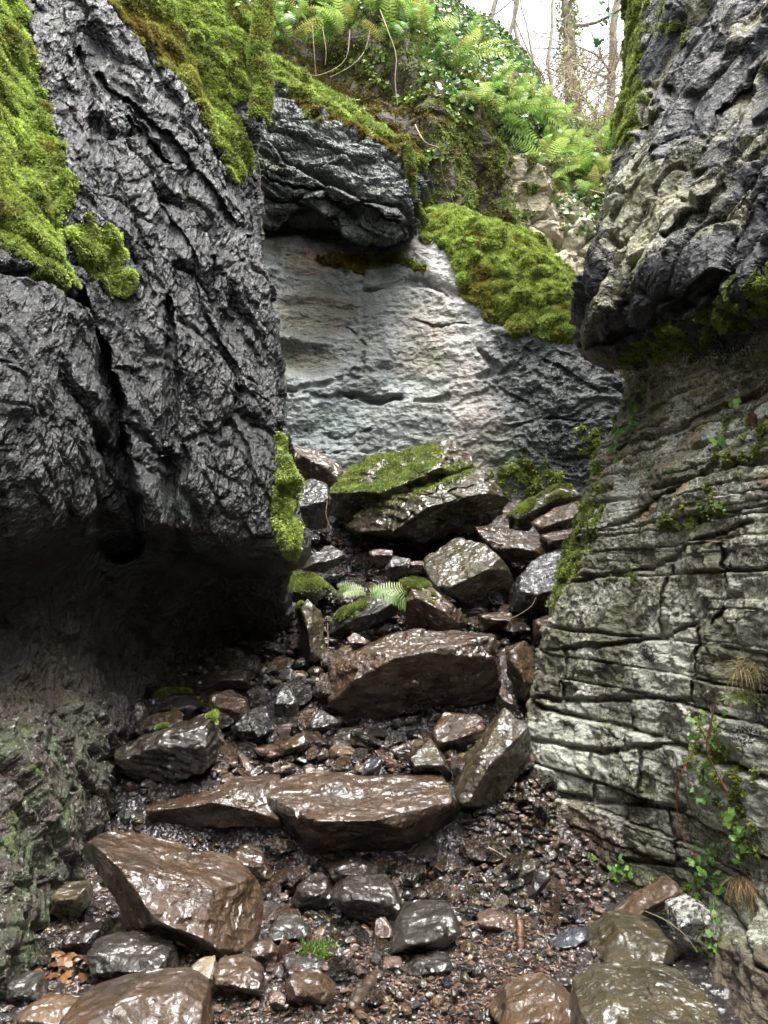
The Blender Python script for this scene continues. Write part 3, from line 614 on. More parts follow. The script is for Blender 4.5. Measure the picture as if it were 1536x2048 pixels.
def over_field(V, n, X, Y):
    warp = np.stack([fbm(V * 1.6, 3), fbm(V * 1.6 + 40, 3), fbm(V * 1.6 + 80, 3)], 1)
    a = R(-18); ca, sa = math.cos(a), math.sin(a)
    q = np.stack([V[:, 0] * ca - V[:, 2] * -sa, V[:, 1], -V[:, 0] * sa + V[:, 2] * ca], 1) + 0.15 * warp; q = q * np.array([0.8, 1.0, 2.6])
    d = 0.15 * fbm(q * 0.9 + 4, 3)
    ed, hp, idd = facet(q * 1.6 + 7); sb = sst(0, .15, ed); d += 0.12 * hp + 0.10 * (idd - 0.5) * sb - 0.09 * (1 - sb)
    ed2, hp2, id2 = facet(q * 4.6 + 3); sb = sst(0, .15, ed2); d += 0.045 * hp2 + 0.03 * (id2 - 0.5) * sb - 0.02 * (1 - sb)
    e3, h3, i3 = facet(q * 13 + 3); d += 0.018 * h3
    d -= 0.12 * pathmask(X, Y + 10 * fbm(V * 3, 2), [(510, 300, 6), (600, 330, 10), (700, 380, 8)], 0.6)
    mx = X + 16 * fbm(V * 4 + 9, 4); my = Y + 14 * fbm(V * 4 + 21, 4)
    m = pathmask(mx, my, [(505, 115, 12), (560, 150, 20), (650, 195, 27), (740, 250, 30), (800, 292, 24), (826, 330, 12)], 0.3)
    m = np.maximum(m, 0.7 * blob(mx, my, 640, 235, 60, 14, 20) * sst(-0.1, 0.2, fbm(V * 8, 3)))
    brown = 0.9 * pathmask(X, Y, [(600, 205, 10), (700, 262, 14), (760, 300, 22), (820, 310, 16)], 0.8)
    t = np.clip(0.5 + 0.8 * fbm(V * 2 + 30, 4), 0, 1)
    C = cmix(rgb(0.03, 0.035, 0.034), rgb(0.10, 0.105, 0.095), t)
    C = cmix(C, rgb(0.06, 0.08, 0.045), 0.6 * sst(0, 0.4, fbm(V * 3 + 9, 3)))
    return dict(d=d, Col=C, rgh=0.33 + 0.1 * fbm(V * 4, 2), moss=m, brown=brown, lich=0.2 * t, blk=0.3 * t, swell=2.0)
GO = net(OR_)
over = surface('cliff_overhang', GO, M_LEFT, over_field, flip=False)

# ================================================================== MOSSY BANK rising to the skyline
kpx = [250, 420, 520, 620, 720, 800, 860, 930, 990, 1040, 1090, 1140, 1190, 1250, 1340, 1500]
ksky = [-420, -330, -260, -200, -140, -70, -10, 50, 80, 125, 205, 250, 270, 265, 220, 120]
KY = {  # depth by row
 'a': [10.2, 10.2, 10.2, 10.2, 10.2, 10.2, 10.4, 10.6, 11.0, 11.4, 11.8, 12.0, 12.0, 11.5, 10.5, 9.8],
 'b': [10.3, 10.3, 10.3, 10.3, 10.3, 10.35, 10.4, 10.5, 11.0, 11.7, 12.0, 12.2, 12.2, 11.8, 10.8, 10.0],
 'c': [10.5, 10.5, 10.5, 10.5, 10.5, 10.4, 10.35, 10.6, 11.2, 12.0, 12.3, 12.3, 12.3, 12.0, 11.0, 10.2],
 'd': [10.9, 10.9, 10.9, 10.9, 10.8, 10.7, 10.6, 10.8, 11.0, 11.8, 12.6, 12.9, 12.9, 12.6, 11.6, 10.8],
 'e': [11.6, 11.6, 11.6, 11.6, 11.5, 11.3, 11.2, 11.5, 12.0, 12.6, 13.4, 13.9, 14.0, 13.6, 12.6, 12.0],
 'f': [13.0, 13.0, 13.0, 13.0, 13.0, 13.0, 13.0, 13.5, 14.0, 14.5, 15.5, 16.5, 17.0, 16.5, 15.5, 14.5]}
KROWS = []
for key, f in (('a', None), ('b', 0.0), ('c', 0.30), ('d', 0.58), ('e', 0.80), ('f', 1.0)):
    KROWS.append([(x, 820 if f is None else 520 + (s - 520) * f, y) for x, s, y in zip(kpx, ksky, KY[key])])
KROWS.append([(x, s + 2, y + 6) for x, s, y in zip(kpx, ksky, KY['f'])])
KROWS.append([(x, s + 40, y + 30) for x, s, y in zip(kpx, ksky, KY['f'])])
def bank_field(V, n, X, Y):
    warp = np.stack([fbm(V * 1.3, 3), fbm(V * 1.3 + 40, 3), fbm(V * 1.3 + 80, 3)], 1)
    q = V + 0.2 * warp
    gul = pathmask(X + 20 * fbm(V * 2, 2), Y, [(1030, 290, 26), (1060, 380, 50), (1120, 480, 75), (1150, 600, 90)], 0.35)   # bare pale rock
    far = V[:, 1] > 16
    d = 0.25 * fbm(q * np.array([1.2, 1, 0.6]), 3) + 0.10 * fbm(q * np.array([3.5, 3, 1.6]) + 5, 3)
    ed, hp, idd = facet(q * np.array([2.2, 2.2, 1.6]) + 7); d += (0.14 * hp + 0.10 * (idd - 0.5) - 0.08 * (1 - sst(0, .1, ed))) * (0.4 + 0.6 * gul)
    ed2, hp2, id2 = facet(q * 7 + 3); d += (0.05 * hp2 + 0.03 * (id2 - 0.5)) * (0.3 + 0.7 * gul)
    d += 0.16 * pathmask(X + 12 * warp[:, 0], Y, [(820, 110, 26), (870, 240, 32), (925, 400, 22)], 0.9) + 0.16 * pathmask(X, Y, [(930, 200, 22), (985, 330, 26), (1010, 430, 20)], 0.9)
    d -= 0.35 * blob(X, Y, 1040, 275, 55, 26, 10, 0.6) + 0.2 * blob(X, Y, 740, 170, 130, 40, 25)
    my = Y + 22 * fbm(V * 3, 3)
    sp = fbm(V * 5 + 9, 4)
    m = np.clip(0.62 + 1.4 * sp, 0, 1) * (1 - gul)
    m = np.maximum(m, 0.8 * gul * sst(0.1, 0.35, fbm(V * 3.5 + 50, 3)))
    m *= 1 - 0.9 * blob(X, Y, 1040, 280, 50, 26, 10)
    ear = blob(X, Y, 680, 190, 180, 70, 20); 
    brown = 0.85 * ear + 0.55 * sst(-0.15, 0.35, fbm(V * 3 + 60, 3)) * sst(150, 260, Y) 
    t = np.clip(0.5 + 0.8 * fbm(V * 2 + 30, 4), 0, 1)
    C = cmix(rgb(0.035, 0.028, 0.018), rgb(0.09, 0.07, 0.035), t)
    C = cmix(C, cmix(rgb(0.30, 0.25, 0.15), rgb(0.46, 0.42, 0.31), t), gul)
    ivy = sst(0.5, 0.9, sst(330, 180, my) * sst(780, 880, X) + sst(90, 10, my) + 1.0 * blob(X, Y, 1150, 260, 110, 90, 20) + 0.8 * blob(X, Y, 1170, 430, 70, 60)) 
    return dict(d=d * np.where(far, 0.5, 1.0), Col=C, rgh=0.75 + 0 * t, moss=m * (0.7 + 0.3 * ~far), brown=brown, lich=0.5 * gul * t, blk=0.45 * gul * (1 - t), swell=1.5, ivy=ivy)
GK = net(KROWS, 2.6)
bank = surface('bank', GK, M_BACK, bank_field, flip=True)

xs_ = np.linspace(-3.4, 3.4, 60); zs_ = np.linspace(-0.4, 8.0, 70)
GC = np.array([[[x, -8.6 - 0.3 * math.cos(x) - 0.06 * z, z] for x in xs_] for z in zs_])
def behind_field(V, n, X, Y):
    e, h, i_ = facet(V * np.array([1.2, 1.2, 2.0])); t = np.clip(0.5 + 0.7 * fbm(V * 2, 3), 0, 1)
    return dict(d=0.25 * fbm(V * 0.8, 3) + 0.15 * h, Col=cmix(rgb(0.05, 0.05, 0.04), rgb(0.14, 0.14, 0.11), t), rgh=0.4 + 0 * t)
surface('cliff_unseen_blocker', GC, M_RIGHT, behind_field, flip=False)  # added out of view, closes the gorge to block light from behind

# ================================================================== GROUND
GYy = [-40, 4.08, 4.3, 4.6, 4.9, 5.3, 5.45, 5.8, 6.4, 7.0, 8.0, 9.0, 14]; GZz = [0, 0.0, 0.25, 0.33, 0.37, 0.40, 0.66, 0.86, 1.18, 1.52, 2.10, 2.50, 2.6]
def gz0(x, y):
    z = np.interp(y, GYy, GZz)
    z = z - 0.30 * sst(6.55, 6.8, y) * sst(7.8, 7.4, y) * sst(-0.75, -0.5, x) * sst(1.2, 0.9, x)
    z = z - 0.13 * sst(3.05, 3.7, y) * sst(4.3, 4.1, y) * sst(0.6, 0.25, x) * sst(-1.1, -0.6, x)
    z = z + 0.25 * sst(0.55, 1.3, x) * sst(3.7, 4.4, y) * sst(6.5, 5, y)            # spoil banked up against the right wall
    z = z + 0.10 * sst(-0.75, -1.25, x) * sst(3.0, 4.2, y) * sst(6, 5, y)
    return z
def gxy():
    xs = np.concatenate([np.linspace(-40, -3, 12), np.linspace(-2.9, -1.7, 20), np.arange(-1.68, 1.9, 0.0075), np.linspace(1.95, 3, 20), np.linspace(3.3, 40, 12)])
    ys = np.concatenate([np.linspace(-40, 0, 10), np.linspace(0.3, 2.2, 24), np.arange(2.22, 5.0, 0.0085), np.arange(5.0, 9.5, 0.02), np.linspace(9.6, 14, 20)])
    return xs, ys
gx, gy = gxy(); XX, YY = np.meshgrid(gx, gy)
def gnoise(p):
    z = 0.05 * fbm(p * 1.7, 3) + 0.022 * fbm(p * 7, 3)
    ed, hp, idd = facet(p * np.array([11, 11, 1]) + 3); z = z + 0.012 * hp + 0.010 * (idd - 0.5)
    ed2, hp2, id2 = facet(p * np.array([34, 34, 1]) + 9); z = z + 0.006 * hp2 + 0.005 * (id2 - 0.5)
    return z + 0.004 * fbm(p * 60, 2)
pg = np.stack([XX.ravel(), YY.ravel(), np.zeros(XX.size)], 1)
gzv = gz0(pg[:, 0], pg[:, 1]) + gnoise(pg)
Vg = np.stack([pg[:, 0], pg[:, 1], gzv], 1)
t = np.clip(0.5 + 0.8 * fbm(pg * 2.3 + 5, 4), 0, 1); t2 = np.clip(0.5 + fbm(pg * 12 + 5, 3), 0, 1)
Cg = cmix(rgb(0.009, 0.007, 0.006), rgb(0.028, 0.020, 0.016), t); Cg = cmix(Cg, rgb(0.07, 0.05, 0.04), 0.5 * sst(0.6, 0.95, t2))
Cg = cmix(Cg, rgb(0.035, 0.018, 0.012), sst(0.5, 0.9, pg[:, 0]) * sst(3.5, 4.0, pg[:, 1]) * 0.8)
mg = mesh('ground', Vg, grid_faces(len(gx), len(gy)), M_GROUND, {'Col': Cg, 'rgh': 0.26 + 0.2 * t2, 'lich': 0 * t, 'blk': 0.2 * t})
og = obj('ground', mg); og['kind'] = 'structure'
def ground_at(x, y):
    p = np.array([[x, y, 0.0]]); return float(gz0(x, y) + gnoise(p)[0])
def hits(px, py):
    """where the rays through pixels meet the ground"""
    px, py = np.atleast_1d(np.asarray(px, float)), np.atleast_1d(np.asarray(py, float)); Yt = np.full(len(px), 9.0)
    r = (px - 768) / FPX; u = (1024 - py) / FPX
    for Y in np.arange(9.0, 2.0, -0.02):
        kk = Y / (CP - u * SP); x = r * kk; z = CAMZ + (SP + u * CP) * kk
        Yt = np.where(z < gz0(x, np.full(len(x), Y)), Y, Yt)
    return Yt
def hit(px, py): return float(hits(px, py)[0])

# ================================================================== BOULDERS
ICO = {}
def ico(level):
    if level not in ICO:
        bm = bmesh.new(); bmesh.ops.create_icosphere(bm, subdivisions=level, radius=1.0)
        ICO[level] = (np.array([v.co[:] for v in bm.verts], np.float32), np.array([[v.index for v in f.verts] for f in bm.faces], np.int32)); bm.free()
    return ICO[level]
def parse(s): return np.array([[float(a) for a in q.split(',')] for q in s.split()])
def lobe(poly, Yc, D, ridges=(), level=6, seed=0, pw=3.0, nf=9, strata=0.0, cut=(0.74, 0.97), rough=1.0):
    d, F = ico(level); r0 = np.random.default_rng(seed + 100)
    W = np.array([P(x, y, Yc) for x, y in poly]); c = W.mean(0)
    # area centroid
    a = W[:, [0, 2]]; b = np.roll(a, -1, 0); cr = a[:, 0] * b[:, 1] - b[:, 0] * a[:, 1]; A = cr.sum() / 2
    if abs(A) > 1e-6: c = np.array([((a[:, 0] + b[:, 0]) * cr).sum() / (6 * A), Yc, ((a[:, 1] + b[:, 1]) * cr).sum() / (6 * A)])
    pts = []
    for i in range(len(W)):
        p0, p1 = W[i], W[(i + 1) % len(W)]
        for s in np.linspace(0, 1, 12, endpoint=False): pts.append(p0 + (p1 - p0) * s - c)
    pts = np.array(pts); ph = np.arctan2(pts[:, 2], pts[:, 0]); rr = np.hypot(pts[:, 0], pts[:, 2]); o = np.argsort(ph); ph, rr = ph[o], rr[o]
    ph = np.concatenate([ph - 2 * math.pi, ph, ph + 2 * math.pi]); rr = np.tile(rr, 3)
    s = np.sqrt(d[:, 0] ** 2 + d[:, 2] ** 2) + 1e-6; phi = np.arctan2(d[:, 2], d[:, 0])
    rho = np.interp(phi, ph, rr)
    def rad(sx, dy, rh): return ((sx / rh) ** pw + (np.abs(dy) / D) ** pw) ** (-1 / pw)
    r = rad(s, d[:, 1], rho)
    size = float(np.median(rr))
    planes = []
    for (x1, y1, x2, y2, up, dn, fd) in ridges:
        Ya = Yc - D * fd
        A_, B_ = P(x1, y1, Ya) - c, P(x2, y2, Ya) - c
        tt = (B_ - A_) / np.linalg.norm(B_ - A_)
        f = np.array([0, -1.0, 0]); f -= tt * f.dot(tt); f /= np.linalg.norm(f)
        u = np.cross(tt, f); u = u if u[2] > 0 else -u
        steep = abs(y2 - y1) > 1.2 * abs(x2 - x1)
        mx_ = (x1 + x2) / 2; my_ = (y1 + y2) / 2; cy = []
        for i in range(len(poly)):
            (ax, ay), (bx, by) = poly[i], poly[(i + 1) % len(poly)]
            if steep:
                if (ay - my_) * (by - my_) <= 0 and ay != by: cy.append(ax + (bx - ax) * (my_ - ay) / (by - ay))
            elif (ax - mx_) * (bx - mx_) <= 0 and ax != bx: cy.append(ay + (by - ay) * (mx_ - ax) / (bx - ax))
        for ang, top in ((up, True), (dn, False)):
            if ang is None: continue
            if dn is None or not cy: n = math.cos(R(ang)) * f + math.sin(R(ang)) * u
            else:
                if steep: T = P(max(cy) if top else min(cy), my_, Yc + 0.2 * D) - c
                else: T = P(mx_, min(cy) if top else max(cy), Yc + (0.25 if top else -0.1) * D) - c
                n = np.cross(tt, T - (A_ + B_) / 2); n /= np.linalg.norm(n); n = n if n.dot(f) > 0 else -n
            planes.append((n, max(n.dot(A_), 0.12 * size)))
    for k in range(nf):
        n = r0.normal(size=3); n /= np.linalg.norm(n)
        if abs(n[1]) < 0.25: n[1] = -0.5; n /= np.linalg.norm(n)
        if k < nf * 0.7: n[1] = -abs(n[1])
        n[1] *= 1.6; n /= np.linalg.norm(n)
        rn = rad(math.hypot(n[0], n[2]), n[1], np.interp(math.atan2(n[2], n[0]), ph, rr))
        planes.append((n, rn * (r0.uniform(0.95, 1.04) if abs(n[1]) < 0.62 else r0.uniform(*cut))))
    for n, dd in planes:
        nd = d @ n; rp = np.where(nd > 0.02, dd / np.maximum(nd, 0.02), 1e3)
        k = 110.0 / size                                   # soft minimum keeps worn edges
        m = np.minimum(r, rp); r = m - np.log1p(np.exp(-np.clip(np.abs(r - rp) * k, 0, 40))) / k * 0.6
    r = np.maximum(r, 0.08 * size)
    V = d * r[:, None]
    off = r0.uniform(0, 50, 3); q = (V / size + off * 1.0)
    amp = size * rough
    dv = 0.09 * fbm(q * 1.1, 3)
    ed, hp, idd = facet(q * 1.6); dv += 0.09 * hp * sst(-.1, .3, ed) + 0.03 * (idd - 0.5) * sst(0, .3, ed)
    if level >= 4:
        ed2, hp2, id2 = facet(q * 5.2 + 7); dv += 0.022 * hp2 * sst(-.1, .3, ed2)
    if level >= 5:
        dv += 0.014 * fbm(q * 7, 4); ed3, hp3, id3 = facet(q * 11 + 3); dv += 0.012 * hp3 * sst(-.1, .2, ed3)
        dv -= 0.06 * (1 - sst(0.0, 0.045, np.abs(fbm(q * 1.5 + 20, 2)))) * sst(0, .25, fbm(q * 1.2 + 50, 2))
    if strata:
        zz = (V[:, 2] / size + 0.25 * V[:, 0] / size + 0.12 * fbm(q * 1.2, 2)) * 5
        dv += strata * (np.abs((zz % 1) - 0.5) * 2 - 0.5)
    V = V + d * ((dv - 0.02) * amp)[:, None]
    return V + c, F, c, size
def vnormals(V, F):
    n = np.zeros_like(V, dtype=np.float64); f = np.cross(V[F[:, 1]] - V[F[:, 0]], V[F[:, 2]] - V[F[:, 0]])
    for k in range(3): np.add.at(n, F[:, k], f)
    return n / (np.linalg.norm(n, axis=1)[:, None] + 1e-12)
CO = {'brown': (0.046, 0.027, 0.0145), 'dark': (0.018, 0.013, 0.009), 'grey': (0.030, 0.026, 0.022), 'olive': (0.042, 0.033, 0.015), 'pink': (0.095, 0.058, 0.040),
      'pale': (0.20, 0.16, 0.11), 'blue': (0.030, 0.035, 0.040), 'red': (0.045, 0.020, 0.012), 'tan': (0.078, 0.048, 0.026)}
def rock_attrs(V, F, key, seed, rgh, dry=0.0):
    r0 = np.random.default_rng(seed); c0 = np.array(CO[key]); n = vnormals(V, F)
    t = np.clip(0.5 + 0.9 * fbm(V * 7 + seed, 4), 0, 1); C = cmix(c0 * 0.6, c0 * 1.45, t)
    C = cmix(C, rgb(0.028, 0.025, 0.020), 0.5 * sst(0.0, 0.5, fbm(V * 4 + seed + 9, 3)))
    veins = 1 - sst(0.0, 0.035, np.abs(fbm(V * 5 + seed + 30, 3)))
    C = cmix(C, rgb(0.16, 0.13, 0.11), 0.16 * veins * sst(0, .3, fbm(V * 3 + seed, 2)) * (len(V) > 2000))
    return C, rgh + 0.12 + 0.20 * fbm(V * 4 + seed, 3), n
BOUL = []
def boulder(name, label, key, Y, D, lobes, moss=0, rgh=0.24, lich=0.0, level=6, strata=0.0, mossmask=None, group=None, nf=11, cat='boulder', rough=1.0, bare=True):
    parts = []
    seed = (hash_str(label) % 9999)
    for li, lb in enumerate(lobes):
        poly = parse(lb[0]); ridges = lb[1] if len(lb) > 1 else (); dY = lb[2] if len(lb) > 2 else 0
        Yb = Y
        if Y is None:
            k = poly[:, 1].argmax(); Yb = hit(poly[:, 0].mean(), poly[k, 1]) + 0.35 * (D or 0.15)
        if D is None:
            DD = 0.42 * min(np.ptp(poly[:, 0]), np.ptp(poly[:, 1]) * 1.5) / FPX * Yb + 0.03
            if Y is None: Yb = hit(poly[:, 0].mean(), poly[:, 1].max()) + 0.35 * DD
        else: DD = D
        if len(lb) > 3: DD = lb[3]
        if Y is not None and li == 0:
            k = poly[:, 1].argmax(); Ya = hit(poly[k, 0], poly[k, 1]) + 0.12 * DD; Y = min(Y, Ya); Yb = Y
        V, F, c, size = lobe(poly, Yb + dY, DD, ridges, level, seed + li * 31, strata=strata, nf=nf, rough=rough)
        parts.append((V, F))
    V, F = join(parts)
    C, rg, n = rock_attrs(V, F, key, seed, rgh)
    px, py = proj(V)
    mm = np.zeros(len(V))
    if moss:
        mm = sst(0.15, 0.6, n[:, 2]) * sst(-0.3, 0.2, fbm(V * 5 + seed, 4) + (moss - 0.7))
        if mossmask is not None: mm = mm * mossmask(px, py)
        ms = sst(0.3, 0.7, mm)[:, None]; C = C * (1 - ms) + MOSS_LO * ms; rg = rg * (1 - ms[:, 0]) + 0.8 * ms[:, 0]
    base = V[:, 2].min(); org = np.array([V[:, 0].mean(), V[:, 1].mean(), base])
    me = mesh(name, V - org, F, M_BOULDER, {'Col': C, 'rgh': rg, 'lich': np.full(len(V), lich) * (1 - sst(0.3, 0.7, mm)), 'blk': np.zeros(len(V))})
    o = obj(name, me, None, org); tag(o, label, cat, group)
    if moss:
        m2 = moss_mesh(V, F, mm, n, int(16000 * min(1, moss)) if len(V) > 5000 else 3000, 0.02, 0.004, 0.1, brown=0.3 * sst(0, .4, fbm(V * 6, 2)), bright=0.8)
        if m2:
            mo = obj('moss', m2, o); mo.location = -Vector(org); mo['kind'] = 'stuff'
    BOUL.append((px.min(), px.max(), py.min(), py.max(), V[:, 1].min(), V[:, 1].max()))
    return o
def hash_str(s):
    h = 7
    for ch in s: h = (h * 31 + ord(ch)) % 1000003
    return h
B = boulder
# --- the great stones
B('boulder', 'huge moss-topped boulder lying against the foot of the smooth washed rock face', 'olive', 7.3, 0.85, [
  ('690,1050 735,1010 760,995 800,985 870,960 905,943 950,940 991,963 1012,1000 1015,1030 987,1045 941,1061 874,1075 792,1075 710,1064', [(745, 1022, 960, 948, 62, -14, 0.8)], -0.1),
  ('657,1018 679,963 737,912 855,877 917,864 941,897 954,940 930,990 800,1040 667,1053', [(680, 1020, 940, 925, 40, 0, 0.75)], 0.35)],
  moss=0.8, rgh=0.30, level=7, strata=0.03, rough=1.5, mossmask=lambda x, y: sst(925, 890, x + 0.4 * (y - 900)) * 0 + sst(1060, 1030, y) * (0.0 + 1.0 * np.maximum(blob(x, y, 760, 950, 120, 60, -25, 0.6), blob(x, y, 850, 965, 95, 22, -18, 0.8))))
B('boulder', 'long flat-topped slab glistening white with water, spanning the width of the path', 'brown', 4.35, 0.38, [
  ('500,1600 560,1562 640,1556 740,1566 897,1567 914,1616 909,1663 833,1704 739,1710 610,1704 520,1690', [(515, 1645, 905, 1640, 62, -28, 0.85)], 0),
  ('303,1599 393,1585 470,1565 560,1560 570,1640 540,1695 440,1690 370,1675 311,1634', [(320, 1602, 560, 1606, 60, -32, 0.7)], 0.05, 0.34)],
  rgh=0.16, level=7, nf=6, rough=0.8)
B('boulder', 'large humped brown boulder with a water-filled hollow, wedged in mid-slope', 'brown', 5.55, 0.5, [
  ('659,1334 683,1311 769,1276 839,1260 925,1264 984,1266 999,1319 995,1389 964,1412 862,1428 784,1440 679,1432 659,1405', [(680, 1325, 985, 1284, 48, -6, 0.85)], 0)],
  rgh=0.19, level=7, nf=8, rough=1.1)
B('boulder', 'big glossy brown boulder lying low in the left foreground', 'brown', 3.72, 0.36, [
  ('132,1723 160,1691 201,1682 269,1678 292,1691 346,1737 456,1746 515,1805 524,1842 512,1905 474,1917 419,1917 355,1892 283,1864 246,1833 205,1769 173,1751', [(280, 1690, 335, 1835, 30, -20, 0.85), (335, 1825, 500, 1880, 58, -25, 0.9)], 0)],
  rgh=0.15, level=7, nf=7, rough=0.75)
B('boulder', 'tall tilted olive-brown boulder leaning on the layered right wall', 'olive', 4.45, 0.3, [
  ('907,1558 968,1482 1014,1418 1050,1450 1066,1488 1066,1540 1009,1587 956,1628 935,1639 910,1590', [(925, 1600, 1010, 1440, 30, -20, 0.7)], 0)], rgh=0.2, level=6)
B('boulder', 'dark layered block with mossy cap at the foot of the left wall', 'dark', 4.75, 0.3, [
  ('236,1493 329,1455 420,1430 428,1476 424,1534 323,1575 247,1540', [(250, 1500, 420, 1460, 55, -10, 0.75)], 0)], moss=0.2, rgh=0.32, level=6, strata=0.05)
B('boulder', 'sloping brown slab with sharp lower edge below the mossy boulder', 'olive', 6.5, 0.45, [
  ('847,1116 917,1067 964,1084 995,1112 1021,1159 1021,1201 933,1233 910,1201 862,1174', [(880, 1185, 1000, 1125, 48, -25, 0.8)], 0)], rgh=0.17, level=6)
B('boulder', 'smooth pale-gleaming slab just right of the mossy boulder', 'brown', 6.75, 0.32, [
  ('946,1050 999,1053 1066,1063 1105,1100 1070,1123 1003,1127 966,1088', [(960, 1085, 1090, 1105, 58, -20, 0.8)], 0)], rgh=0.14, level=6, nf=6)
B('boulder', 'rounded wet block touching the right wall, whitened by water', 'grey', 5.9, 0.36, [
  ('1034,1159 1062,1125 1140,1090 1160,1120 1130,1200 1097,1229 1062,1227 1022,1222 1022,1190', [(1030, 1200, 1120, 1190, 50, -15, 0.8)], 0)], rgh=0.15, level=6)
B('boulder', 'mossy wedge of rock in the corner under the right wall', 'olive', 7.2, 0.35, [
  ('1019,1030 1042,1010 1109,971 1150,953 1160,998 1097,1026 1058,1063 1023,1057', [(1025, 1035, 1140, 985, 50, -20, 0.8)], 0)], moss=0.6, rgh=0.3, level=5)
B('boulder', 'tan boulder below the mossy wedge by the right wall', 'tan', 6.9, 0.3, [('1062,1045 1116,1010 1160,1000 1165,1061 1081,1075', [(1070, 1052, 1150, 1035, 45, -20, 0.8)])], rgh=0.2, level=5)
B('boulder', 'small dark brown block beside the pale-gleaming slab', 'brown', 6.6, 0.22, [('1081,1069 1148,1053 1160,1090 1097,1102', [(1085, 1085, 1150, 1075, 50, -20, 0.8)])], level=5)
B('boulder', 'brown boulder tucked between the left wall and mossy boulder', 'brown', 7.9, 0.35, [('575,893 632,893 648,912 683,932 687,950 667,985 644,1000 585,990', [(590, 905, 680, 945, 50, -10, 0.7)])], rgh=0.3, level=5)
B('boulder', 'grey water-polished block beside the mossy left wall edge', 'grey', 7.0, 0.28, [('587,967 620,953 652,967 665,998 650,1055 620,1059 588,1045', [(590, 1015, 660, 1000, 40, -20, 0.8)])], rgh=0.16, level=5)
B('boulder', 'brown wedge with a dark triangular front, right of the fern', 'brown', 5.95, 0.26, [
  ('796,1157 847,1157 882,1188 925,1225 939,1256 902,1266 820,1258 804,1221', [(800, 1180, 935, 1240, 55, -16, 0.8)], 0)], moss=0.4, rgh=0.25, level=6)
B('boulder', 'tilted slab carrying the fern', 'grey', 6.0, 0.25, [('653,1256 679,1222 745,1190 802,1182 794,1233 706,1270 671,1284', [(660, 1250, 790, 1215, 55, -20, 0.7)])], moss=0.5, rgh=0.27, level=6)
B('boulder', 'upright green-stained pillar stone at the edge of the dark recess', 'olive', 5.7, 0.17, [('591,1217 616,1196 642,1225 654,1307 600,1352 579,1338 600,1260', [(610, 1210, 625, 1330, 20, -10, 0.8)])], moss=0.35, rgh=0.35, level=5)
B('boulder', 'moss-covered ledge stone under the left wall edge', 'grey', 6.1, 0.25, [('560,1190 575,1145 628,1150 665,1182 628,1207 573,1204', [(565, 1185, 655, 1188, 70, -15, 0.7)])], moss=1.0, rgh=0.3, level=5)
B('boulder', 'grey glistening stone under the overhanging mossy boulder', 'grey', 6.5, 0.22, [('597,1120 636,1104 655,1084 702,1116 648,1147 609,1141', [(600, 1130, 690, 1118, 50, -15, 0.7)])], rgh=0.16, level=5)
B('boulder', 'long brown slab lying flat above the humped boulder', 'brown', 5.95, 0.2, [('956,1229 1007,1222 1097,1231 1073,1250 980,1266 958,1262', [(960, 1240, 1080, 1240, 60, -10, 0.8)])], level=5)
B('boulder', 'rusty brown stone jammed against the right wall beside the long slab', 'tan', 5.6, 0.18, [('1068,1241 1112,1225 1108,1264 1070,1280', [(1070, 1255, 1105, 1250, 50, -10, 0.8)])], level=5)
B('boulder', 'upright pale brown boulder right of the humped boulder', 'tan', 5.2, 0.2, [('1013,1297 1058,1278 1083,1299 1076,1338 1062,1405 1034,1403 1017,1350', [(1025, 1310, 1060, 1390, 30, -10, 0.8)])], rgh=0.2, level=5)
B('boulder', 'squat brown stone under the humped boulder, nearest the tilted boulder', 'brown', 4.85, 0.2, [('863,1464 891,1427 962,1433 970,1458 903,1519 872,1499', [(870, 1490, 960, 1465, 50, -20, 0.8)])], rgh=0.19, level=5)
B('boulder', 'rounded olive stone at the back corner of the gleaming slab', 'olive', 4.75, 0.18, [('819,1511 862,1480 905,1540 880,1560 830,1556', [(825, 1530, 900, 1530, 50, -20, 0.8)])], rgh=0.2, level=5)
B('boulder', 'pointed slab of pale stone standing against the left wall', 'tan', 4.9, 0.13, [('226,1400 259,1374 276,1395 307,1452 300,1466 235,1478', [(240, 1395, 270, 1470, 20, -5, 0.8)])], rgh=0.4, level=5)
B('boulder', 'mossy grey stone behind the dark layered block', 'grey', 5.1, 0.2, [('286,1405 317,1386 364,1383 404,1411 385,1440 335,1450 300,1440', [(295, 1420, 395, 1415, 55, -15, 0.8)])], moss=0.4, rgh=0.28, level=5)
B('boulder', 'long wet stone with a square right end below the dark recess', 'brown', 5.35, 0.16, [('397,1353 440,1338 475,1333 501,1344 498,1376 434,1386 405,1375', [(402, 1365, 498, 1355, 50, -20, 0.8)])], level=5)
B('boulder', 'lumpy brown stone left of the small gleaming stone in the rubble', 'brown', 5.0, 0.16, [('418,1388 458,1380 492,1400 502,1440 470,1464 425,1434', [(422, 1410, 498, 1425, 50, -20, 0.8)])], level=5)
B('boulder', 'angular stone with bright wet top in the left rubble', 'grey', 4.85, 0.16, [('464,1452 500,1420 530,1413 549,1452 507,1492 470,1470', [(468, 1465, 548, 1455, 55, -15, 0.8)])], rgh=0.14, level=5)
B('boulder', 'finger-shaped stone with a white wet crown in mid-rubble', 'grey', 5.0, 0.1, [('547,1405 569,1363 597,1405 595,1434 552,1436', [(550, 1408, 596, 1408, 45, -10, 0.8)])], rgh=0.13, level=5)
B('boulder', 'small leaning stone at the left foot of the humped boulder', 'grey', 4.95, 0.12, [('608,1458 637,1421 682,1441 634,1481', [(612, 1462, 675, 1445, 45, -20, 0.8)])], rgh=0.18, level=5)
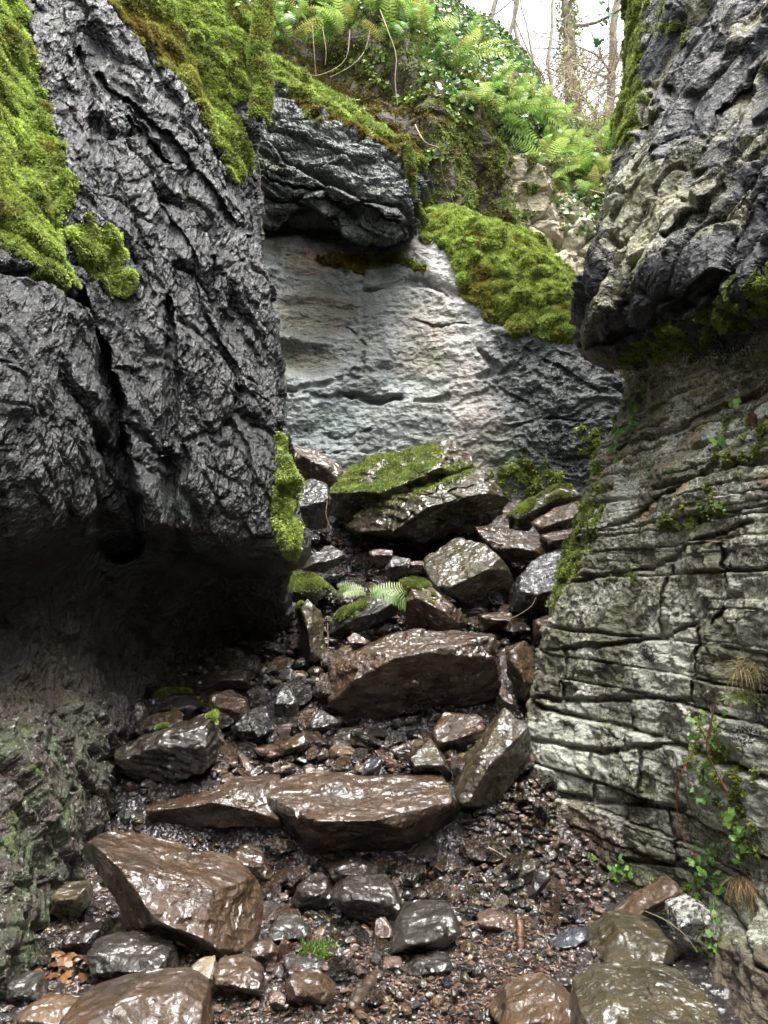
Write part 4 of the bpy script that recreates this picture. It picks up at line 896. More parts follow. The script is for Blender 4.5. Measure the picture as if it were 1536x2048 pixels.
B('boulder', 'dark block in the shadow beneath the humped boulder', 'dark', 4.95, 0.15, [('646,1505 663,1462 729,1456 700,1501', [(650, 1485, 715, 1470, 50, -15, 0.8)])], level=5)
B('boulder', 'sloping brown stone behind the gleaming slab, left of centre', 'brown', 4.75, 0.14, [('538,1513 604,1459 618,1493 575,1520', [(545, 1508, 612, 1478, 55, -20, 0.8)])], rgh=0.18, level=5)
B('boulder', 'blue-grey stone standing on the back edge of the gleaming slab', 'blue', 4.6, 0.08, [('719,1558 733,1521 768,1515 753,1563', [(722, 1545, 762, 1530, 50, -20, 0.8)])], rgh=0.25, level=4)
B('boulder', 'pale pink shard behind the left end of the gleaming slab', 'pink', 4.6, 0.07, [('470,1510 480,1505 515,1545 495,1552', [(475, 1520, 505, 1548, 50, -20, 0.8)])], rgh=0.35, level=4)
B('boulder', 'squared dark block in the foreground below the gleaming slab', 'dark', 3.75, 0.15, [('661,1786 692,1761 780,1761 808,1810 806,1859 727,1841 667,1818', [(668, 1790, 800, 1805, 50, -5, 0.8)])], rgh=0.26, level=5, rough=1.2)
B('boulder', 'brown stone in the dark hollow under the gleaming slab', 'dark', 3.95, 0.12, [('651,1740 704,1720 757,1737 759,1763 686,1771', [(655, 1750, 755, 1748, 40, -20, 0.8)])], level=5)
B('boulder', 'rounded stone in the dark gap between glossy boulder and slab', 'brown', 3.95, 0.14, [('458,1714 483,1694 515,1703 547,1741 540,1766 501,1773 463,1743', [(465, 1720, 540, 1745, 40, -15, 0.8)])], rgh=0.3, level=5)
B('boulder', 'dark pyramid-shaped stone left of the squared dark block', 'dark', 3.85, 0.13, [('581,1805 593,1776 638,1748 667,1782 649,1825 604,1825', [(590, 1790, 655, 1790, 35, -5, 0.8)])], rgh=0.33, level=5)
B('boulder', 'low wet slab with rippled sheen in the bottom left corner', 'grey', 3.15, 0.16, [('176,1896 214,1885 292,1876 342,1903 353,1951 273,1971 214,1971', [(190, 1935, 345, 1940, 45, -5, 0.9)])], rgh=0.16, level=6, nf=6)
B('boulder', 'flat worn step of pale brown rock at the bottom left edge', 'brown', 2.75, 0.26, [('132,2026 255,1992 365,1987 406,2007 417,2085 300,2120 140,2110', [(135, 2075, 415, 2075, 75, -5, 0.9)])], rgh=0.24, level=6, nf=3, rough=0.5)
B('boulder', 'small wet block at the extreme bottom left', 'grey', 2.85, 0.09, [('0,1978 27,1960 71,1956 93,2001 40,2014', [(5, 1995, 88, 1990, 50, -15, 0.8)])], rgh=0.17, level=5)
B('boulder', 'tan stone at bottom left in front of the orange leaves', 'tan', 2.65, 0.1, [('44,2024 73,2004 150,2010 155,2075 50,2080', [(48, 2040, 152, 2035, 55, -5, 0.8)])], rgh=0.22, level=5)
B('boulder', 'green-tinged stone wedged between glossy boulder and left wall', 'olive', 3.45, 0.12, [('103,1790 120,1775 169,1767 180,1805 157,1844 123,1848 105,1815', [(108, 1800, 175, 1795, 40, -5, 0.8)])], rgh=0.25, level=5)
B('boulder', 'dark green stone low against the left wall', 'dark', 3.2, 0.09, [('126,1878 150,1853 202,1858 184,1912 130,1917', [(130, 1880, 195, 1875, 45, -5, 0.8)])], rgh=0.24, level=5)
B('boulder', 'small ridged stone below the left side of the glossy boulder', 'olive', 3.3, 0.08, [('212,1871 246,1831 271,1860 266,1882 219,1887', [(216, 1872, 268, 1868, 40, -5, 0.8)])], rgh=0.2, level=4)
B('boulder', 'pale cream stone in front of the glossy boulder', 'pale', None, 0.08, [('358,1960 392,1926 426,1922 433,1951 421,1983 387,1980', [(362, 1962, 428, 1950, 40, -10, 0.8)])], rgh=0.32, level=5)
B('boulder', 'rust-flecked brown block right of the pale cream stone', 'brown', None, 0.12, [('431,1928 479,1926 526,1949 526,1983 456,2008 424,1985', [(430, 1965, 524, 1968, 45, -5, 0.8)])], rgh=0.2, level=5)
B('boulder', 'little wedge stone at the right toe of the glossy boulder', 'brown', None, 0.06, [('503,1894 538,1881 560,1905 510,1939', [(505, 1912, 555, 1905, 45, -5, 0.8)])], level=4)
B('boulder', 'thin flat stone below the green moss tuft', 'grey', None, 0.1, [('549,1924 638,1926 690,1942 686,1957 565,1949', [(552, 1938, 686, 1948, 65, -5, 0.8)])], rgh=0.18, level=4)
B('boulder', 'angular brown block at bottom centre left of the dark log', 'brown', None, 0.12, [('568,1969 592,1945 620,1949 672,1987 662,2017 583,2014', [(572, 1985, 668, 1995, 45, -5, 0.8)])], rgh=0.22, level=5)
B('boulder', 'small whitish cube at bottom centre', 'pink', None, 0.04, [('538,1992 556,1986 572,1997 567,2022 542,2017', [(540, 2002, 570, 2002, 45, -5, 0.8)])], rgh=0.3, level=4)
B('boulder', 'low grey stone with blue-white sheen above the moss tuft', 'grey', None, 0.11, [('536,1864 551,1844 602,1840 622,1864 613,1894 561,1889', [(540, 1875, 618, 1875, 45, -10, 0.8)])], rgh=0.13, level=5)
B('boulder', 'reddish pointed stone right of the moss tuft', 'red', None, 0.06, [('743,1886 751,1843 771,1837 791,1874 776,1900 751,1905', [(748, 1875, 785, 1875, 35, 0, 0.8)])], rgh=0.3, level=5)
B('boulder', 'smooth grey-brown slab lying flat at the centre of the floor', 'grey', 3.55, 0.2, [('760,1909 815,1825 903,1825 925,1864 841,1911', [(765, 1900, 915, 1872, 76, 0, 0.9)])], rgh=0.2, level=5, nf=3, rough=0.4)
B('boulder', 'small pink-faced block beside the orange wood', 'pink', None, 0.1, [('954,1839 985,1825 1035,1837 1037,1868 973,1872', [(958, 1852, 1035, 1850, 45, -5, 0.8)])], rgh=0.3, level=5)
B('boulder', 'little brown cube below the flat grey-brown slab', 'pink', None, 0.05, [('766,1921 803,1919 808,1944 774,1952', [(768, 1932, 806, 1932, 45, 0, 0.8)])], level=4)
B('boulder', 'low grey stones fused in mud below the flat slab', 'grey', None, 0.1, [('796,1952 833,1922 903,1919 905,1950 833,1964', [(800, 1945, 903, 1938, 55, 0, 0.8)])], level=5)
B('boulder', 'brown triangular boulder with a white vein by the right wall foot', 'tan', 3.45, 0.13, [('1225,1846 1273,1802 1349,1761 1366,1786 1362,1806 1335,1858 1293,1854 1260,1846', [(1235, 1835, 1350, 1775, 25, -8, 0.8)])], rgh=0.35, level=5)
B('boulder', 'upright grey speckled slab at the right wall foot', 'grey', 3.05, 0.12, [('1341,1815 1384,1796 1415,1815 1400,1897 1347,1912', [(1345, 1830, 1410, 1825, 40, 5, 0.8)])], rgh=0.45, lich=0.6, level=5)
B('boulder', 'broad wet rock ledge in the bottom right corner', 'olive', 2.6, 0.34, [('1165,2030 1220,2000 1330,1990 1420,2005 1450,2160 1230,2180 1160,2090', [(1165, 2060, 1435, 2062, 72, -5, 0.9)])], rgh=0.3, lich=0.3, level=7, nf=4, rough=0.8)
B('boulder', 'flat olive-brown slab behind the broad corner ledge', 'olive', None, 0.28, [('1180,1912 1240,1862 1330,1868 1375,1912 1300,1940 1210,1940', [(1190, 1925, 1370, 1922, 75, 0, 0.9)])], rgh=0.22, level=5, nf=3, rough=0.6)
B('boulder', 'rounded pale brown boulder cut by the bottom edge right of centre', 'tan', 2.55, 0.2, [('972,2070 1016,2005 1066,1989 1107,1985 1153,2009 1165,2080', [(980, 2040, 1160, 2040, 60, 5, 0.8)])], rgh=0.26, level=6, nf=6, rough=0.7)
B('boulder', 'little dark stone with pale veins behind the rounded boulder', 'dark', None, 0.06, [('1093,1980 1119,1949 1155,1958 1146,1991 1120,1995', [(1096, 1972, 1150, 1968, 50, 0, 0.8)])], level=4)
B('boulder', 'flat blue-grey flake at the left edge of the corner ledge', 'blue', None, 0.09, [('1097,1889 1165,1862 1188,1873 1148,1900 1111,1910', [(1100, 1895, 1180, 1880, 70, 0, 0.8)])], rgh=0.25, level=4)
B('boulder', 'upright brown stone in the scree below the right wall', 'grey', None, 0.07, [('1051,1804 1078,1738 1099,1746 1105,1782 1082,1812', [(1062, 1790, 1095, 1750, 30, 0, 0.8)])], rgh=0.3, level=4)
B('boulder', 'olive stone perched at the top of the scree', 'olive', None, 0.06, [('1035,1757 1045,1730 1070,1722 1072,1757 1053,1769', [(1038, 1745, 1070, 1740, 45, 0, 0.8)])], rgh=0.4, level=4)
B('boulder', 'rust-red block under the mossy boulder', 'red', 6.5, 0.1, [('737,1102 760,1096 786,1100 790,1125 741,1129', [(740, 1110, 788, 1108, 45, -5, 0.8)])], rgh=0.4, level=4)
B('boulder', 'jagged grey stone right of the rust-red block', 'grey', 6.35, 0.12, [('767,1139 788,1110 822,1118 818,1147 784,1159', [(770, 1135, 818, 1128, 45, -10, 0.8)])], level=4)
B('boulder', 'small pale slab right of the jagged grey stone', 'pink', 6.4, 0.08, [('816,1123 847,1121 849,1137 820,1139', [(818, 1130, 848, 1129, 55, 0, 0.8)])], level=4)
B('boulder', 'smooth pinkish cobble above the humped boulder', 'pink', 5.55, 0.08, [('693,1276 710,1264 743,1285 706,1301', [(696, 1285, 738, 1285, 45, -5, 0.8)])], rgh=0.2, level=4, nf=4)
B('boulder', 'pointed stone at the right foot of the humped boulder', 'brown', 5.05, 0.09, [('997,1387 1011,1371 1040,1422 999,1420', [(1000, 1400, 1030, 1410, 40, -5, 0.8)])], level=4)

# ------------------------------------------------------------------ smaller rubble: each stone a thing
protos = []
def small_stone_mesh(seed, key, level=4, flat=1.0):
    r0 = np.random.default_rng(seed); d, F = ico(level); r = np.full(len(d), 1.0)
    for k in range(13):
        n = r0.normal(size=3); n /= np.linalg.norm(n); nd = d @ n
        rp = np.where(nd > 0.02, r0.uniform(0.5, 0.85) / np.maximum(nd, 0.02), 9); m = np.minimum(r, rp); r = m - np.log1p(np.exp(-np.clip(np.abs(r - rp) * 90, 0, 40))) / 90 * 0.6
    V = d * r[:, None]; q = V + r0.uniform(0, 40, 3); e, h, i_ = facet(q * 2.3)
    V = V + d * (0.08 * fbm(q * 1.3, 3) + 0.07 * h)[:, None]
    V *= np.array([1, r0.uniform(0.6, 0.95), r0.uniform(0.5, 0.85)])
    c0 = np.array(CO[key]); t = np.clip(0.5 + 0.9 * fbm(V * 1.6 + seed, 4), 0, 1)
    C = cmix(c0 * 0.6, c0 * 1.4, t)
    ve = 1 - sst(0, 0.04, np.abs(fbm(V * 1.1 + seed + 30, 2))); C = cmix(C, rgb(0.35, 0.31, 0.27), 0.4 * ve)
    return mesh('stone', V, F, M_STONE, {'Col': C, 'rgh': 0.24 + 0.12 * fbm(V + seed, 2), 'lich': 0 * t, 'blk': 0 * t})
def stone_mat():
    m = rock_mat('wet_rubble_stone', 0.12, 2.6, 0.3, 1.0, 0.4, film=1.6, filmd=0.45)
    return m
M_STONE = stone_mat()
KEYS = ['brown', 'brown', 'grey', 'dark', 'olive', 'red', 'tan', 'pink', 'brown', 'grey', 'pale', 'blue']
SM = {k: [small_stone_mesh(10 + i * 7 + j, k) for j in range(3)] for i, k in enumerate(dict.fromkeys(KEYS))}
zones = [
 ((600, 1085, 870, 1240), 18, (0.13, 0.21), ['brown', 'grey', 'dark', 'brown'], 'angular block jammed in the gap between mossy boulder and humped boulder'),
 ((960, 1080, 1120, 1300), 13, (0.12, 0.20), ['brown', 'olive', 'brown'], 'angular brown block stacked in the chute beside the right wall'),
 ((300, 1290, 660, 1520), 34, (0.12, 0.21), ['brown', 'brown', 'grey', 'tan'], 'angular wet block in the heap between the recess and the humped boulder'),
 ((640, 1430, 900, 1520), 16, (0.09, 0.14), ['dark', 'brown', 'grey'], 'block wedged in the shade under the humped boulder'),
 ((540, 1730, 920, 1830), 20, (0.07, 0.12), ['dark', 'brown', 'brown'], 'wet brown block propping the gleaming slab'),
 ((880, 1560, 1110, 1760), 18, (0.06, 0.12), ['brown', 'olive', 'brown'], 'brown block bedded in the muddy slope below the tilted boulder'),
 ((60, 1700, 330, 1960), 8, (0.05, 0.10), ['grey', 'dark', 'olive'], 'wet block between the glossy boulder and the left wall'),
  # polygon-ish box (x0,y0,x1,y1), count, size range (m), keys, label
 ((930, 1700, 1190, 1850), 26, (0.03, 0.075), ['pink', 'grey', 'brown', 'tan', 'pale', 'olive'], 'small angular stone in the scree fanning out from the right wall'),
 ((800, 1760, 960, 1830), 8, (0.03, 0.06), ['brown', 'grey', 'pink'], 'wet stone on the floor just right of the squared dark block'),
 ((540, 1790, 800, 1960), 22, (0.035, 0.085), ['brown', 'grey', 'dark', 'pink', 'red'], 'brown stone packed around the green moss tuft on the floor'),
 ((400, 1960, 760, 2046), 10, (0.025, 0.06), ['brown', 'grey', 'pink', 'tan'], 'stone pressed into the mud along the bottom edge by the log'),
 ((880, 1860, 1150, 2040), 8, (0.025, 0.05), ['tan', 'pink', 'grey', 'brown', 'pale', 'blue'], 'pebble sunk in the dark mud at lower right of centre'),
 ((60, 1830, 350, 2040), 6, (0.03, 0.06), ['grey', 'brown', 'dark'], 'small stone on the mud at the foot of the left wall'),
 ((420, 1500, 900, 1556), 30, (0.045, 0.10), ['brown', 'grey', 'dark', 'brown', 'pink', 'tan'], 'flat wet stone heaped along the back of the gleaming slab'),
 ((420, 1400, 690, 1500), 12, (0.05, 0.085), ['brown', 'dark', 'grey', 'red'], 'stone in the muddy rubble left of the humped boulder'),
 ((420, 1260, 640, 1380), 8, (0.06, 0.085), ['dark', 'dark', 'brown', 'grey'], 'dark stone at the mouth of the shadowy recess'),
 ((600, 1090, 860, 1170), 10, (0.05, 0.085), ['grey', 'dark', 'brown'], 'stone in the gap beneath the mossy boulder'),
 ((640, 1240, 1060, 1300), 8, (0.05, 0.085), ['brown', 'grey', 'pink'], 'stone lodged along the upper rim of the humped boulder'),
 ((560, 1740, 900, 1790), 6, (0.04, 0.08), ['dark', 'brown'], 'stone in the shade right under the gleaming slab'),
 ((140, 1610, 330, 1680), 8, (0.04, 0.08), ['dark', 'grey', 'olive'], 'dark stone among dead leaves behind the glossy boulder'),
 ((960, 1100, 1110, 1290), 5, (0.05, 0.085), ['brown', 'tan', 'grey'], 'brown stone in the chute beside the right wall'),
 ((920, 1400, 1060, 1480), 4, (0.03, 0.06), ['brown', 'tan', 'grey'], 'stone trapped above the tall tilted boulder')]
used = []
first = {}
for zi, ((x0, y0, x1, y1), cnt, (s0, s1), keys, lab) in enumerate(zones):
    k = 0; tries = 0; PX = rng.uniform(x0, x1, cnt * 12); PY = rng.uniform(y0, y1, cnt * 12); HY = hits(PX, PY)
    while k < cnt and tries < cnt * 12 - 1:
        tries += 1
        px, py = PX[tries], PY[tries]
        s = s0 + (s1 - s0) * random.random() ** 1.6
        Y = HY[tries]; p = P(px, py, Y)
        if any((p[0] - u[0]) ** 2 + (p[1] - u[1]) ** 2 < (0.62 * (s + u[2])) ** 2 * (0.6 if s > 0.085 else 1) for u in used): continue
        used.append((p[0], p[1], s * (0.5 if s > 0.085 else 1))); key = random.choice(keys)
        o = obj('stone', random.choice(SM[key]), None, (p[0], p[1], ground_at(p[0], p[1]) + s * (random.uniform(0.45, 1.1) if s > 0.085 else random.uniform(0.2, 0.6))))
        o.scale = (s, s * random.uniform(0.7, 1.0), s * random.uniform(0.6, 1.0)); o.rotation_euler = (random.uniform(-.5, .5), random.uniform(-.5, .5), random.uniform(0, 6.28))
        tag(o, lab, 'stone', 'loose stones in the rubble'); k += 1

# ------------------------------------------------------------------ gravel and litter too small to count
def gravel(n, label):
    d, F = ico(1); parts = []
    K = 12; base = []
    for j in range(K):
        r0 = np.random.default_rng(500 + j); V = d * (0.65 + 0.35 * r0.random((len(d), 1))); base.append(V)
    px = np.concatenate([rng.uniform(-60, 1300, int(n * 0.75)), rng.uniform(380, 1150, n - int(n * 0.75))])
    py = np.concatenate([1680 + 420 * rng.random(int(n * 0.75)) ** 0.8, rng.uniform(1080, 1700, n - int(n * 0.75))])
    Vs, Fs, Cs = [], [], []; o = 0; cols = [np.array(CO[k]) for k in ('brown', 'brown', 'grey', 'pink', 'tan', 'dark', 'dark', 'red')]
    # positions by marching all rays together
    Yt = hits(px, py)
    r = (px - 768) / FPX; u = (1024 - py) / FPX; kk = Yt / (CP - u * SP); x = r * kk
    p = np.stack([x, Yt, np.zeros(n)], 1); z = gz0(x, Yt) + gnoise(p)
    clump = fbm(p * 5, 3)
    for i in range(n):
        if clump[i] < -0.12 and random.random() < 0.7: continue
        s = 0.004 + 0.022 * random.random() ** 3
        a = random.uniform(0, 6.28); c, sn = math.cos(a), math.sin(a); V = base[i % K] * s * np.array([1, random.uniform(.5, 1), random.uniform(.35, .8)])
        V = V @ np.array([[c, sn, 0], [-sn, c, 0], [0, 0, 1]]); Vs.append(V + [x[i], Yt[i], z[i] + s * 0.2]); Fs.append(F + o); o += len(V)
        Cs.append(np.tile(cols[i % 8] * random.uniform(0.6, 1.3), (len(V), 1)))
    V = np.vstack(Vs); me = mesh('gravel', V, np.vstack(Fs), M_BOULDER, {'Col': np.vstack(Cs), 'rgh': np.full(len(V), 0.28), 'lich': np.zeros(len(V)), 'blk': np.zeros(len(V))}, smooth=False)
    tag(obj('gravel', me), label, 'gravel', None, 'stuff')
def rubble():
    prot = []
    for j in range(10):
        r0 = np.random.default_rng(900 + j); d, F = ico(3); r = np.full(len(d), 1.0)
        for k in range(11):
            n = r0.normal(size=3); n /= np.linalg.norm(n); nd = d @ n; r = np.minimum(r, np.where(nd > 0.02, r0.uniform(0.5, 0.85) / np.maximum(nd, 0.02), 9))
        prot.append((d * r[:, None] * np.array([1, r0.uniform(.6, .9), r0.uniform(.4, .75)]), F))
    boxes = [((380, 1240, 680, 1560), 420, 0.055), ((420, 1490, 920, 1560), 300, 0.05), ((560, 1080, 1100, 1300), 420, 0.06), ((860, 1390, 1070, 1500), 90, 0.045),
             ((540, 1740, 960, 1960), 420, 0.034), ((930, 1690, 1230, 1860), 420, 0.034), ((920, 1570, 1110, 1720), 320, 0.04), ((350, 1900, 1180, 2060), 260, 0.026), ((90, 1640, 520, 2040), 300, 0.03), ((1010, 980, 1160, 1240), 60, 0.06)]
    Vs, Fs, Cs, o = [], [], [], 0; ks = ['brown', 'brown', 'dark', 'grey', 'pink', 'tan', 'red', 'olive', 'dark']
    boxes += [((600, 1085, 1110, 1300), 150, 0.105), ((320, 1290, 690, 1530), 190, 0.10), ((640, 1440, 1060, 1545), 80, 0.08), ((540, 1735, 930, 1810), 90, 0.06), ((240, 1560, 520, 1660), 30, 0.07)]
    for (x0, y0, x1, y1), cnt, sm in boxes:
        PX = rng.uniform(x0, x1, cnt); PY = rng.uniform(y0, y1, cnt); HY = hits(PX, PY)
        for i in range(cnt):
            p = P(PX[i], PY[i], HY[i]); s_ = sm * (0.35 + 0.75 * random.random() ** 1.5)
            V, F = prot[random.randrange(10)]; a, b_, c_ = random.uniform(0, 6.28), random.uniform(-.5, .5), random.uniform(-.5, .5)
            Rz = np.array([[math.cos(a), math.sin(a), 0], [-math.sin(a), math.cos(a), 0], [0, 0, 1]]); Rx = np.array([[1, 0, 0], [0, math.cos(b_), math.sin(b_)], [0, -math.sin(b_), math.cos(b_)]])
            V = (V * s_) @ Rz @ Rx + [p[0], p[1], float(gz0(p[0], p[1])) + s_ * .3 + random.random() * s_ * .5]
            Vs.append(V); Fs.append(F + o); o += len(V); Cs.append(np.tile(np.array(CO[random.choice(ks)]) * random.uniform(.7, 1.25), (len(V), 1)))
    V = np.vstack(Vs); me = mesh('rubble', V, np.vstack(Fs), M_BOULDER, {'Col': np.vstack(Cs), 'rgh': np.full(len(V), 0.22), 'lich': np.zeros(len(V)), 'blk': np.zeros(len(V))})
    tag(obj('rubble', me), 'small broken stone packed between the boulders down the gully', 'rubble', None, 'stuff')
rubble()
gravel(11000, 'fine wet gravel and grit covering the floor of the gully')
def litter(n):
    px = np.concatenate([rng.uniform(700, 1150, n // 2), rng.uniform(380, 900, n // 4), rng.uniform(100, 700, n - n // 2 - n // 4)])
    py = np.concatenate([rng.uniform(1860, 2060, n // 2), rng.uniform(1380, 1560, n // 4), rng.uniform(1620, 2060, n - n // 2 - n // 4)])
    Vs, Cs = [], []; HY = hits(px, py); HP = np.array([P(a, b, c) for a, b, c in zip(px, py, HY)]); HP[:, 2] = 0; HZ = gz0(HP[:, 0], HP[:, 1]) + gnoise(HP)
    for i in range(n):
        p = HP[i]; z = HZ[i]
        a = random.uniform(0, 6.28); L = random.uniform(0.006, 0.02); W = random.uniform(0.0015, 0.005)
        d = np.array([math.cos(a), math.sin(a), random.uniform(-.3, .3)]) * L; s = np.array([-math.sin(a), math.cos(a), random.uniform(-.5, .5)]) * W; c = np.array([p[0], p[1], z + 0.006])
        Vs += [c - d, c - s, c + d, c + s]; col = random.choice([(0.05, 0.028, 0.02), (0.03, 0.02, 0.016), (0.12, 0.07, 0.04), (0.22, 0.13, 0.08), (0.08, 0.05, 0.035)]); Cs += [col] * 4
    V = np.array(Vs); me = mesh('leaf_litter', V, np.arange(len(V)).reshape(-1, 4), M_LITTER, {'Col': np.array(Cs)}, smooth=False)
    tag(obj('leaf_litter', me), 'dark crumbled leaf litter and twig scraps strewn over the mud', 'leaf litter', None, 'stuff')
litter(9000)

# ================================================================== MOSS on the cliffs
add_moss(left, 210000, 'bright green moss draping the wet black left wall', 0.020, 0.0036, 0.6, keep=left['py'] < 1250)
add_moss(right, 70000, 'thin green moss along the ledges of the right wall', 0.016, 0.0035, 0.2, 0.9)
add_moss(back, 120000, 'cushions of yellow-green moss on the shoulder of the washed face', 0.04, 0.008, 0.25, 1.15)
add_moss(over, 40000, 'yellow-green moss band along the top of the dark overhang', 0.04, 0.008, 0.35, 1.1)
add_moss(bank, 170000, 'olive and brown moss hanging down the far bank', 0.05, 0.009, 0.6, 0.75)

# ================================================================== PLANTS
def near(surf, px, py):
    d = (surf['px'] - px) ** 2 + (surf['py'] - py) ** 2 + np.where(surf['V'][:, 1] > 17, 1e6, 0)
    c = np.argpartition(d, 12)[:12]; k = c[surf['V'][c, 1].argmin()]
    return surf['V'][k].copy(), surf['N'][k].copy()
def frond_mesh(seed, L=0.3, npair=16, col=(0.12, 0.22, 0.03), wid=0.055):
    r0 = random.Random(seed); Vs, Fs, Cs = [], [], []
    cur = r0.uniform(0.5, 1.1)
    def pt(s): a = cur * s; return np.array([L * math.sin(a * 1.3) / 1.3 / max(cur, .1), 0, L * (s - 0.35 * cur * s * s)]) if False else np.array([L * s * math.cos(0.9 - 1.5 * cur * s), 0, L * s * math.sin(0.9 - 1.5 * cur * s * 0.6)])
    tb = [pt(s) for s in np.linspace(0, 1, 10)]; V, F = tube(tb, np.linspace(0.0018, 0.0006, 10), 3); Vs.append(V); Fs.append(F); Cs.append(np.tile([0.14, 0.16, 0.04], (len(V), 1))); o = len(V)
    for i in range(npair):
        s = 0.15 + 0.85 * i / npair; p = pt(s); tg = pt(min(1, s + .02)) - p; tg /= np.linalg.norm(tg) + 1e-9
        w = wid * (math.sin(math.pi * min(1, (s - 0.1) / 0.9 * 0.85 + 0.15)) ** 0.7) * r0.uniform(0.85, 1.1) + 0.004
        for sd in (-1, 1):
            out = np.array([0, sd, 0]) * 0.93 + tg * 0.35; out /= np.linalg.norm(out); out[2] -= 0.12; hw = L / npair * 0.30
            a = p + tg * hw; b = p - tg * hw; m1 = p + out * w * 0.6 + tg * hw * 0.9; m2 = p + out * w * 0.6 - tg * hw * 0.8; tip = p + out * w + tg * hw * 0.5
            mid = (m1 + m2) / 2 + [0, 0, 0.003]
            Vs.append(np.array([b, a, m1, m2, tip, tip])); Fs.append(np.array([[0, 1, 2, 3], [3, 2, 4, 5]]) + o); o += 6
            Cs.append(np.tile(np.array(col) * r0.uniform(0.8, 1.25), (6, 1)))
    V = np.vstack(Vs); return mesh('frond', V, np.vstack(Fs), M_LEAF, {'Col': np.vstack(Cs)}, smooth=False)
FR = [frond_mesh(i, 0.34, 15, c, 0.06) for i, c in enumerate([(0.13, 0.24, 0.05), (0.19, 0.30, 0.06), (0.10, 0.19, 0.04), (0.27, 0.36, 0.09), (0.22, 0.22, 0.06), (0.15, 0.22, 0.05)])]
FR_PALE = [frond_mesh(20 + i, 0.34, 15, c, 0.07) for i, c in enumerate([(0.13, 0.20, 0.06), (0.19, 0.24, 0.09)])]
def fern(p, n, nf, scale, label, meshes=FR, group='ferns on the far bank', face=None, spread=1.0):
    r = obj('fern', None, None, p - n * 0.02); tag(r, label, 'fern', group)
    for k in range(nf):
        a = (face if face is not None else math.atan2(n[1], n[0])) + random.uniform(-1.5, 1.5) * spread
        f = obj('frond', random.choice(meshes), r); s = scale * random.uniform(0.7, 1.15); f.scale = (s, s, s)
        f.rotation_euler = (random.uniform(-.5, .5), random.uniform(-.35, .55), a)
    return r
fz = [((540, 20), 'fern at the top left above the mossy ledge', 5), ((600, 40), 'fern', 5), ((660, 30), '', 6), ((700, 60), '', 5), ((745, 35), '', 6), ((790, 20), '', 6), ((820, 55), '', 6), ((770, 90), '', 5), ((850, 80), '', 5), ((640, 5), '', 5), ((900, 150), '', 5), ((930, 120), '', 5), ((560, 60), '', 5), ((720, 20), '', 5), ((680, 80), '', 4), ((985, 180), '', 5), ((1060, 200), '', 5), ((1220, 330), '', 6), ((1175, 360), '', 6), ((1100, 360), '', 4), ((870, 120), '', 4),
      ((960, 215), '', 6), ((990, 235), '', 7), ((1025, 215), '', 7), ((1050, 240), '', 7), ((1010, 190), '', 6), ((1080, 250), '', 6), ((1100, 300), '', 7), ((1130, 290), '', 7), ((1150, 320), '', 7), ((1180, 300), '', 7), ((1200, 260), '', 7), ((1210, 310), '', 6), ((1090, 330), '', 6), ((1165, 270), '', 6), ((1135, 345), '', 5), ((1205, 350), '', 5), ((1115, 260), '', 6), ((590, 90), '', 3), ((1190, 390), '', 3)]
for (x, y), _, nf in fz:
    p, n = near(bank, x, y)
    if x < 900 and y < 80: lab = 'green fern arching from the bank above the dark overhang'
    elif x < 900: lab = 'small fern rooted in brown moss below the skyline ferns'
    elif x < 1085: lab = 'fern drooping over the dark hollow in mid-bank'
    else: lab = 'bright fern clustered near the right wall on the far bank'
    fern(p + n * 0.06, n, nf + 2, random.uniform(1.4, 2.2), lab)
pf = P(735, 1188, 5.8)
r = obj('fern', None, None, pf); tag(r, 'pale yellow-green fern growing among the boulders in mid-slope', 'fern')
for k, (a, tlt, s) in enumerate(((0.15, 0.75, 1.2), (0.6, 0.2, 1.0), (2.9, 0.1, 0.9), (2.5, -0.1, 0.75), (1.2, -0.3, 0.7), (3.4, 0.5, 0.6), (-0.4, 0.5, 1.0))):
    f = obj('frond', FR_PALE[k % 2], r); f.scale = (s, s * 1.1, s); f.rotation_euler = (R(50) if a < 1.5 else -R(50), tlt * 0.5, a)

